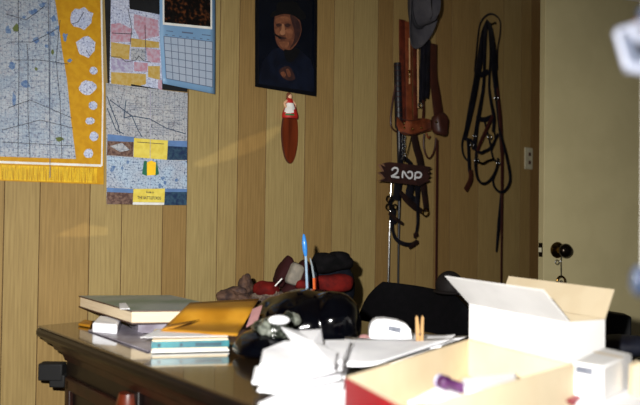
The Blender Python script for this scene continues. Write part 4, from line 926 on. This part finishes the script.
# white cards / paper pile, middle foreground
grp = 'loose white papers piled in front of the black bag'
def sheetD(pts, h, th, label, mt='paper_bright', curl=0, name='paper_sheet', group=grp):
    m = MB(); n = 8; P = quadD(pts, h)
    vs = []
    for j in range(n+1):
        for i in range(n+1):
            u, v = i/n, j/n; p = P[0]*(1-u)*(1-v) + P[1]*u*(1-v) + P[2]*u*v + P[3]*(1-u)*v
            vs.append(p + Z * (curl * (u - .5) ** 2 * 4 * (1 if curl > 0 else 1)))
    m.add(vs, [(j*(n+1)+i, j*(n+1)+i+1, (j+1)*(n+1)+i+1, (j+1)*(n+1)+i) for j in range(n) for i in range(n)])
    o = m.build(name, mt, solid=th); tag(o, label, 'paper', group); return o
sheetD([(258, 404), (352, 420), (400, 382), (300, 378)], .0025, .001, 'bottom white paper of the pile, its corner poking towards the desk edge')
m = MB()
lays = [(254.5, 383, 0.010), (259, 376, .018), (253, 379, .027), (257, 366, .036), (261, 370, .044), (254, 360, .052)]
labs = ['lowest thick fold of the white paper pile, its left edge nearest the desk rim', 'second fold up in the white paper pile by the black bag', 'third fold up in the white paper pile with a ragged left end',
        'fourth fold up in the white paper pile, set back from the edge', 'fifth fold in the white paper pile, just under the top', 'topmost flat fold of the white paper pile']
for i, (x, y, h) in enumerate(lays):
    r = random.Random(i + 5); xo, yo_, ro_ = ((3, 4, 0), (10, -3, -4), (-1, 0, 2), (8, 3, -3), (1, -2, 3), (6, 2, 0))[i]
    P = [D(x + xo, y + 5 + yo_, h), D(x + 40 + xo, y + 9 + yo_ + ro_, h + .003), D(343 + r.uniform(-5, 3), 388 - i * 5 + ro_, h), D(352 + r.uniform(-4, 2), 352 - i*2, h), D(x + 30, y - 17, h + .003), D(x + xo + 3, y - 10 + yo_, h)]
    m = MB(); m.prism(P, Z * .005); o = m.build('folded_paper', 'paper_bright', bevel=.0012, sm=False); tag(o, labs[i], 'paper', grp)
# upright folded sheet
m = MB(); yq = 1.42
P = [Q(281, 327, 1.42), Q(298, 331, 1.44), Q(321, 329.5, 1.44), Q(323, 345, 1.38), D(337, 352, .066), D(334, 368, .066), D(303, 356, .066)]
vs = P; c = sum(P, Vector()) / len(P); m.add([c + Z * .004 - Vector((0, .012, 0))] + P, [(0, i + 1, (i + 1) % len(P) + 1) for i in range(len(P))]); o = m.build('folded_letter', 'paper_bright', solid=.0015, sm=False); tag(o, 'white folded letter standing up at the back of the paper pile', 'paper')
# sheets behind box
sheetD([(322, 358), (392, 366), (470, 338), (380, 335)], .012, .002, 'white sheet lying between the paper pile and the shallow tan box', curl=.006)
sheetD([(362, 350), (440, 350), (455, 337), (395, 332)], .022, .002, 'white sheet under the clothes peg with its back edge raised', curl=.006)
sheetD([(338, 366), (376, 366), (455, 340), (345, 339)], .030, .003, 'white sheet lying uppermost beside the left rim of the shallow tan box', curl=.004)
# white device
yw = 1.66
wd_ = thing('white_dispenser', Q(391, 345, yw), 'rounded white plastic dispenser with small grey print beside the clothes peg', 'dispenser')
out = [(369, 346), (369.5, 330), (371.5, 323), (377, 319.5), (385, 319), (398, 321), (407, 324.5), (411, 330), (412.5, 338), (413, 347)]
m = MB(); m.prism([Q(x, y, yw) for x, y in out], Vector((.0, .045, 0))); m.build('dispenser_body', 'plastic_white', wd_, bevel=.006)
m = MB(); m.prism([Q(388.5, 325.6, yw - .001), Q(401, 328, yw - .001), Q(400.6, 333.2, yw - .001), Q(388.2, 330.2, yw - .001)], Vector((0, -.0008, 0))); m.build('printed_label', 'label_grey', wd_)
m = MB(); m.blob(Q(364.5, 339, yw), Vector((.014, 0, 0)), Vector((0, .02, 0)), Z * .010, amp=.2, fr=40); o = m.build('pink_scrap', 'pink_paper'); tag(o, 'small pinkish scrap at the left foot of the white dispenser', 'scrap')
# clothes peg
pgp = thing('clothes_peg', Q(420, 342, 1.62), 'wooden clothes peg standing with two prongs up', 'clothes peg')
for xa, xb in ((417.2, 418.2), (423, 421.8)):
    m = MB(); yk = 1.62
    m.prism([Q(xa - 1.7, 318, yk), Q(xa - .4, 315.6, yk), Q(xa + 1.0, 317, yk), Q(xb + 1.8, 331, yk), Q(xb + 1.8, 345, yk), Q(xb - 1.9, 345, yk)], Vector((0, .009, 0))); m.build('prong', 'peg_wood', pgp, bevel=.0006)
m = MB(); c = Q(420, 334, 1.618)
for k in range(4): m.tube([c + Vector((0, k * .0028, 0)) + (Vector((1, 0, 0)) * math.cos(a) + Z * math.sin(a)) * .0028 for a in [i*math.pi/5 for i in range(10)]], .0008, seg=5, closed=True, sub=1)
m.build('spring', 'steel', pgp)

# right front: small white box on white papers
rx = thing('small_white_box', D(600, 396, .02), 'small white box with faint grey print at the bottom right', 'box')
r0, r1, r2, r3 = D(572, 396, .018), D(603, 402, .018), D(632, 386, .018), D(604, 378, .018)
m = MB(); m.prism([r0, r1, r2, r3], Z * .058); m.build('box_body', 'card_white', rx, bevel=.003)
m = MB(); e = (r1 - r0).normalized(); nn = Vector((e.y, -e.x, 0)); q0 = r0 + e * .006 + Z * .040 + nn * .0006; m.poly([q0, q0 + e * .03, q0 + e * .03 + Z * .013, q0 + Z * .013]); m.build('printed_label', 'label_grey', rx, sm=False)
m = MB(); p = (r1 - r0) * .02; m.poly([r1 + (r2-r1)*.62 + Z * .0585 , r1 + (r2-r1)*.70 + Z*.0585, r0 + (r3-r0)*.70 + Z*.0585, r0 + (r3-r0)*.62 + Z*.0585]); m.build('tape_strip', 'pages', rx, sm=False)
m = MB(); m.prism(quadD([(572, 410), (640, 425), (650, 386), (592, 380)], .0015), Z * .015); o = m.build('paper_stack', 'paper_bright', bevel=.002); tag(o, 'white paper stack under the small box at the bottom right', 'paper')
m = MB(); m.prism(quadD([(566, 402), (574, 406), (586, 392), (580, 390)], .0175), Z * .003); o = m.build('magenta_card', 'magenta', bevel=.001); tag(o, 'narrow magenta red card poking from under the small white box', 'card')
m = MB(); m.prism(quadD([(545, 408), (566, 404), (574, 396), (560, 396)], .001), Z * .004); o = m.build('grey_leaflet', 'grey_print', bevel=.001); tag(o, 'grey leaflet on the desk between the tan box and the paper stack', 'paper')
m = MB(); m.prism([Q(633, 398, 1.2), Q(642, 398, 1.2), Q(642, 362, 1.2), Q(634, 366, 1.2)], Vector((0, .02, 0))); o = m.build('tan_card', 'card_tan', bevel=.001); tag(o, 'tan card upright at the right edge beside the small white box', 'card')

# dark monitor-like block and navy cloth, beyond the desk on a low cabinet
cab_c = Vector((.96, 2.12, 0)); cr_ = .185
cb_ = thing('side_table', cab_c, 'dark side table behind the white carton carrying the black case', 'table')
ztop = Q(615, 353, 2.1).z
m = MB(); m.box(cab_c + Z * (ztop - .012), Vector((.2, 0, 0)), Vector((0, .17, 0)), Z * .012); m.build('tabletop', 'desk_dark', cb_, bevel=.004)
for sx in (-1, 1):
    for sy in (-1, 1):
        m = MB(); m.box(cab_c + Vector((sx * .17, sy * .14, (ztop - .024) / 2)), Vector((.018, 0, 0)), Vector((0, .018, 0)), Z * ((ztop - .024) / 2)); m.build('leg', 'desk_dark', cb_, bevel=.003)
m = MB(); P = [Q(604, 352, 2.16), Q(632, 352, 2.16), Q(632, 316.5, 2.16), Q(607, 312.5, 2.16)]
for p in P[:2]: p.z = ztop + .001
m.prism(P, Vector((.01, .07, 0))); o = m.build('black_case', 'black_matte', bevel=.006); tag(o, 'black upright case on the side table below the door knob', 'case')
m = MB(); m.blob(Q(625, 346, 2.04), Vector((.085, 0, 0)), Vector((0, .06, 0)), Z * .032, amp=.3, fr=14, floor=ztop + .001, fold=.2); o = m.build('navy_cloth', 'navy_cloth'); tag(o, 'crumpled navy cloth in front of the black case', 'cloth')

# hanging ornament, very near the lens on the right
yo = .62
ho = thing('hanging_mobile', Q(640, -20, yo), 'blurred white and blue hanging mobile close up at the right edge', 'mobile')
m = MB(); m.tube([Vector((Q(645, 0, yo).x, yo, H - .004)), Q(646, 120, yo), Q(645, 290, yo)], .001, seg=6, sub=1); m.build('string', 'paper', ho)
m = MB(); m.tube([Q(617, 32, yo), Q(621, 46, yo), Q(627, 67, yo)], .0034, seg=10); m.tube([Q(617, 32, yo), Q(630, 28, yo), Q(650, 22, yo)], .0036, seg=10); m.tube([Q(627, 67, yo), Q(650, 71, yo)], .0050, seg=10); m.tube([Q(630, 28, yo), Q(636, 36, yo), Q(650, 42, yo)], .005, seg=10); m.build('white_frame', 'mobile_white', ho)
m = MB(); m.prism([Q(621, 36, yo+.002), Q(648, 32, yo+.002), Q(648, 66, yo+.002), Q(629, 62, yo+.002)], Vector((0, .003, 0))); m.build('blue_panel', 'enamel_blue', ho, bevel=.001)
m = MB(); m.prism([Q(633, 38, yo-.001), Q(650, 40, yo-.001), Q(650, 58, yo-.001), Q(637, 54, yo-.001)], Vector((0, .002, 0))); m.build('dark_panel', 'deep_blue', ho, bevel=.001)
m = MB(); m.prism([Q(629, 26, yo), Q(640, 17, yo), Q(652, 15, yo), Q(652, 25, yo)], Vector((0, .004, 0))); m.build('orange_piece', 'orange', ho, bevel=.001)
m = MB(); m.blob(Q(643, 14, yo), Vector((.005,0,0)), Vector((0,.005,0)), Z*.007); m.build('glass_bead', 'glass_bead', ho)
m = MB(); m.blob(Q(640, 281, yo), Vector((.0085,0,0)), Vector((0,.007,0)), Z*.014); m.build('glass_bead', 'glass_bead', ho)
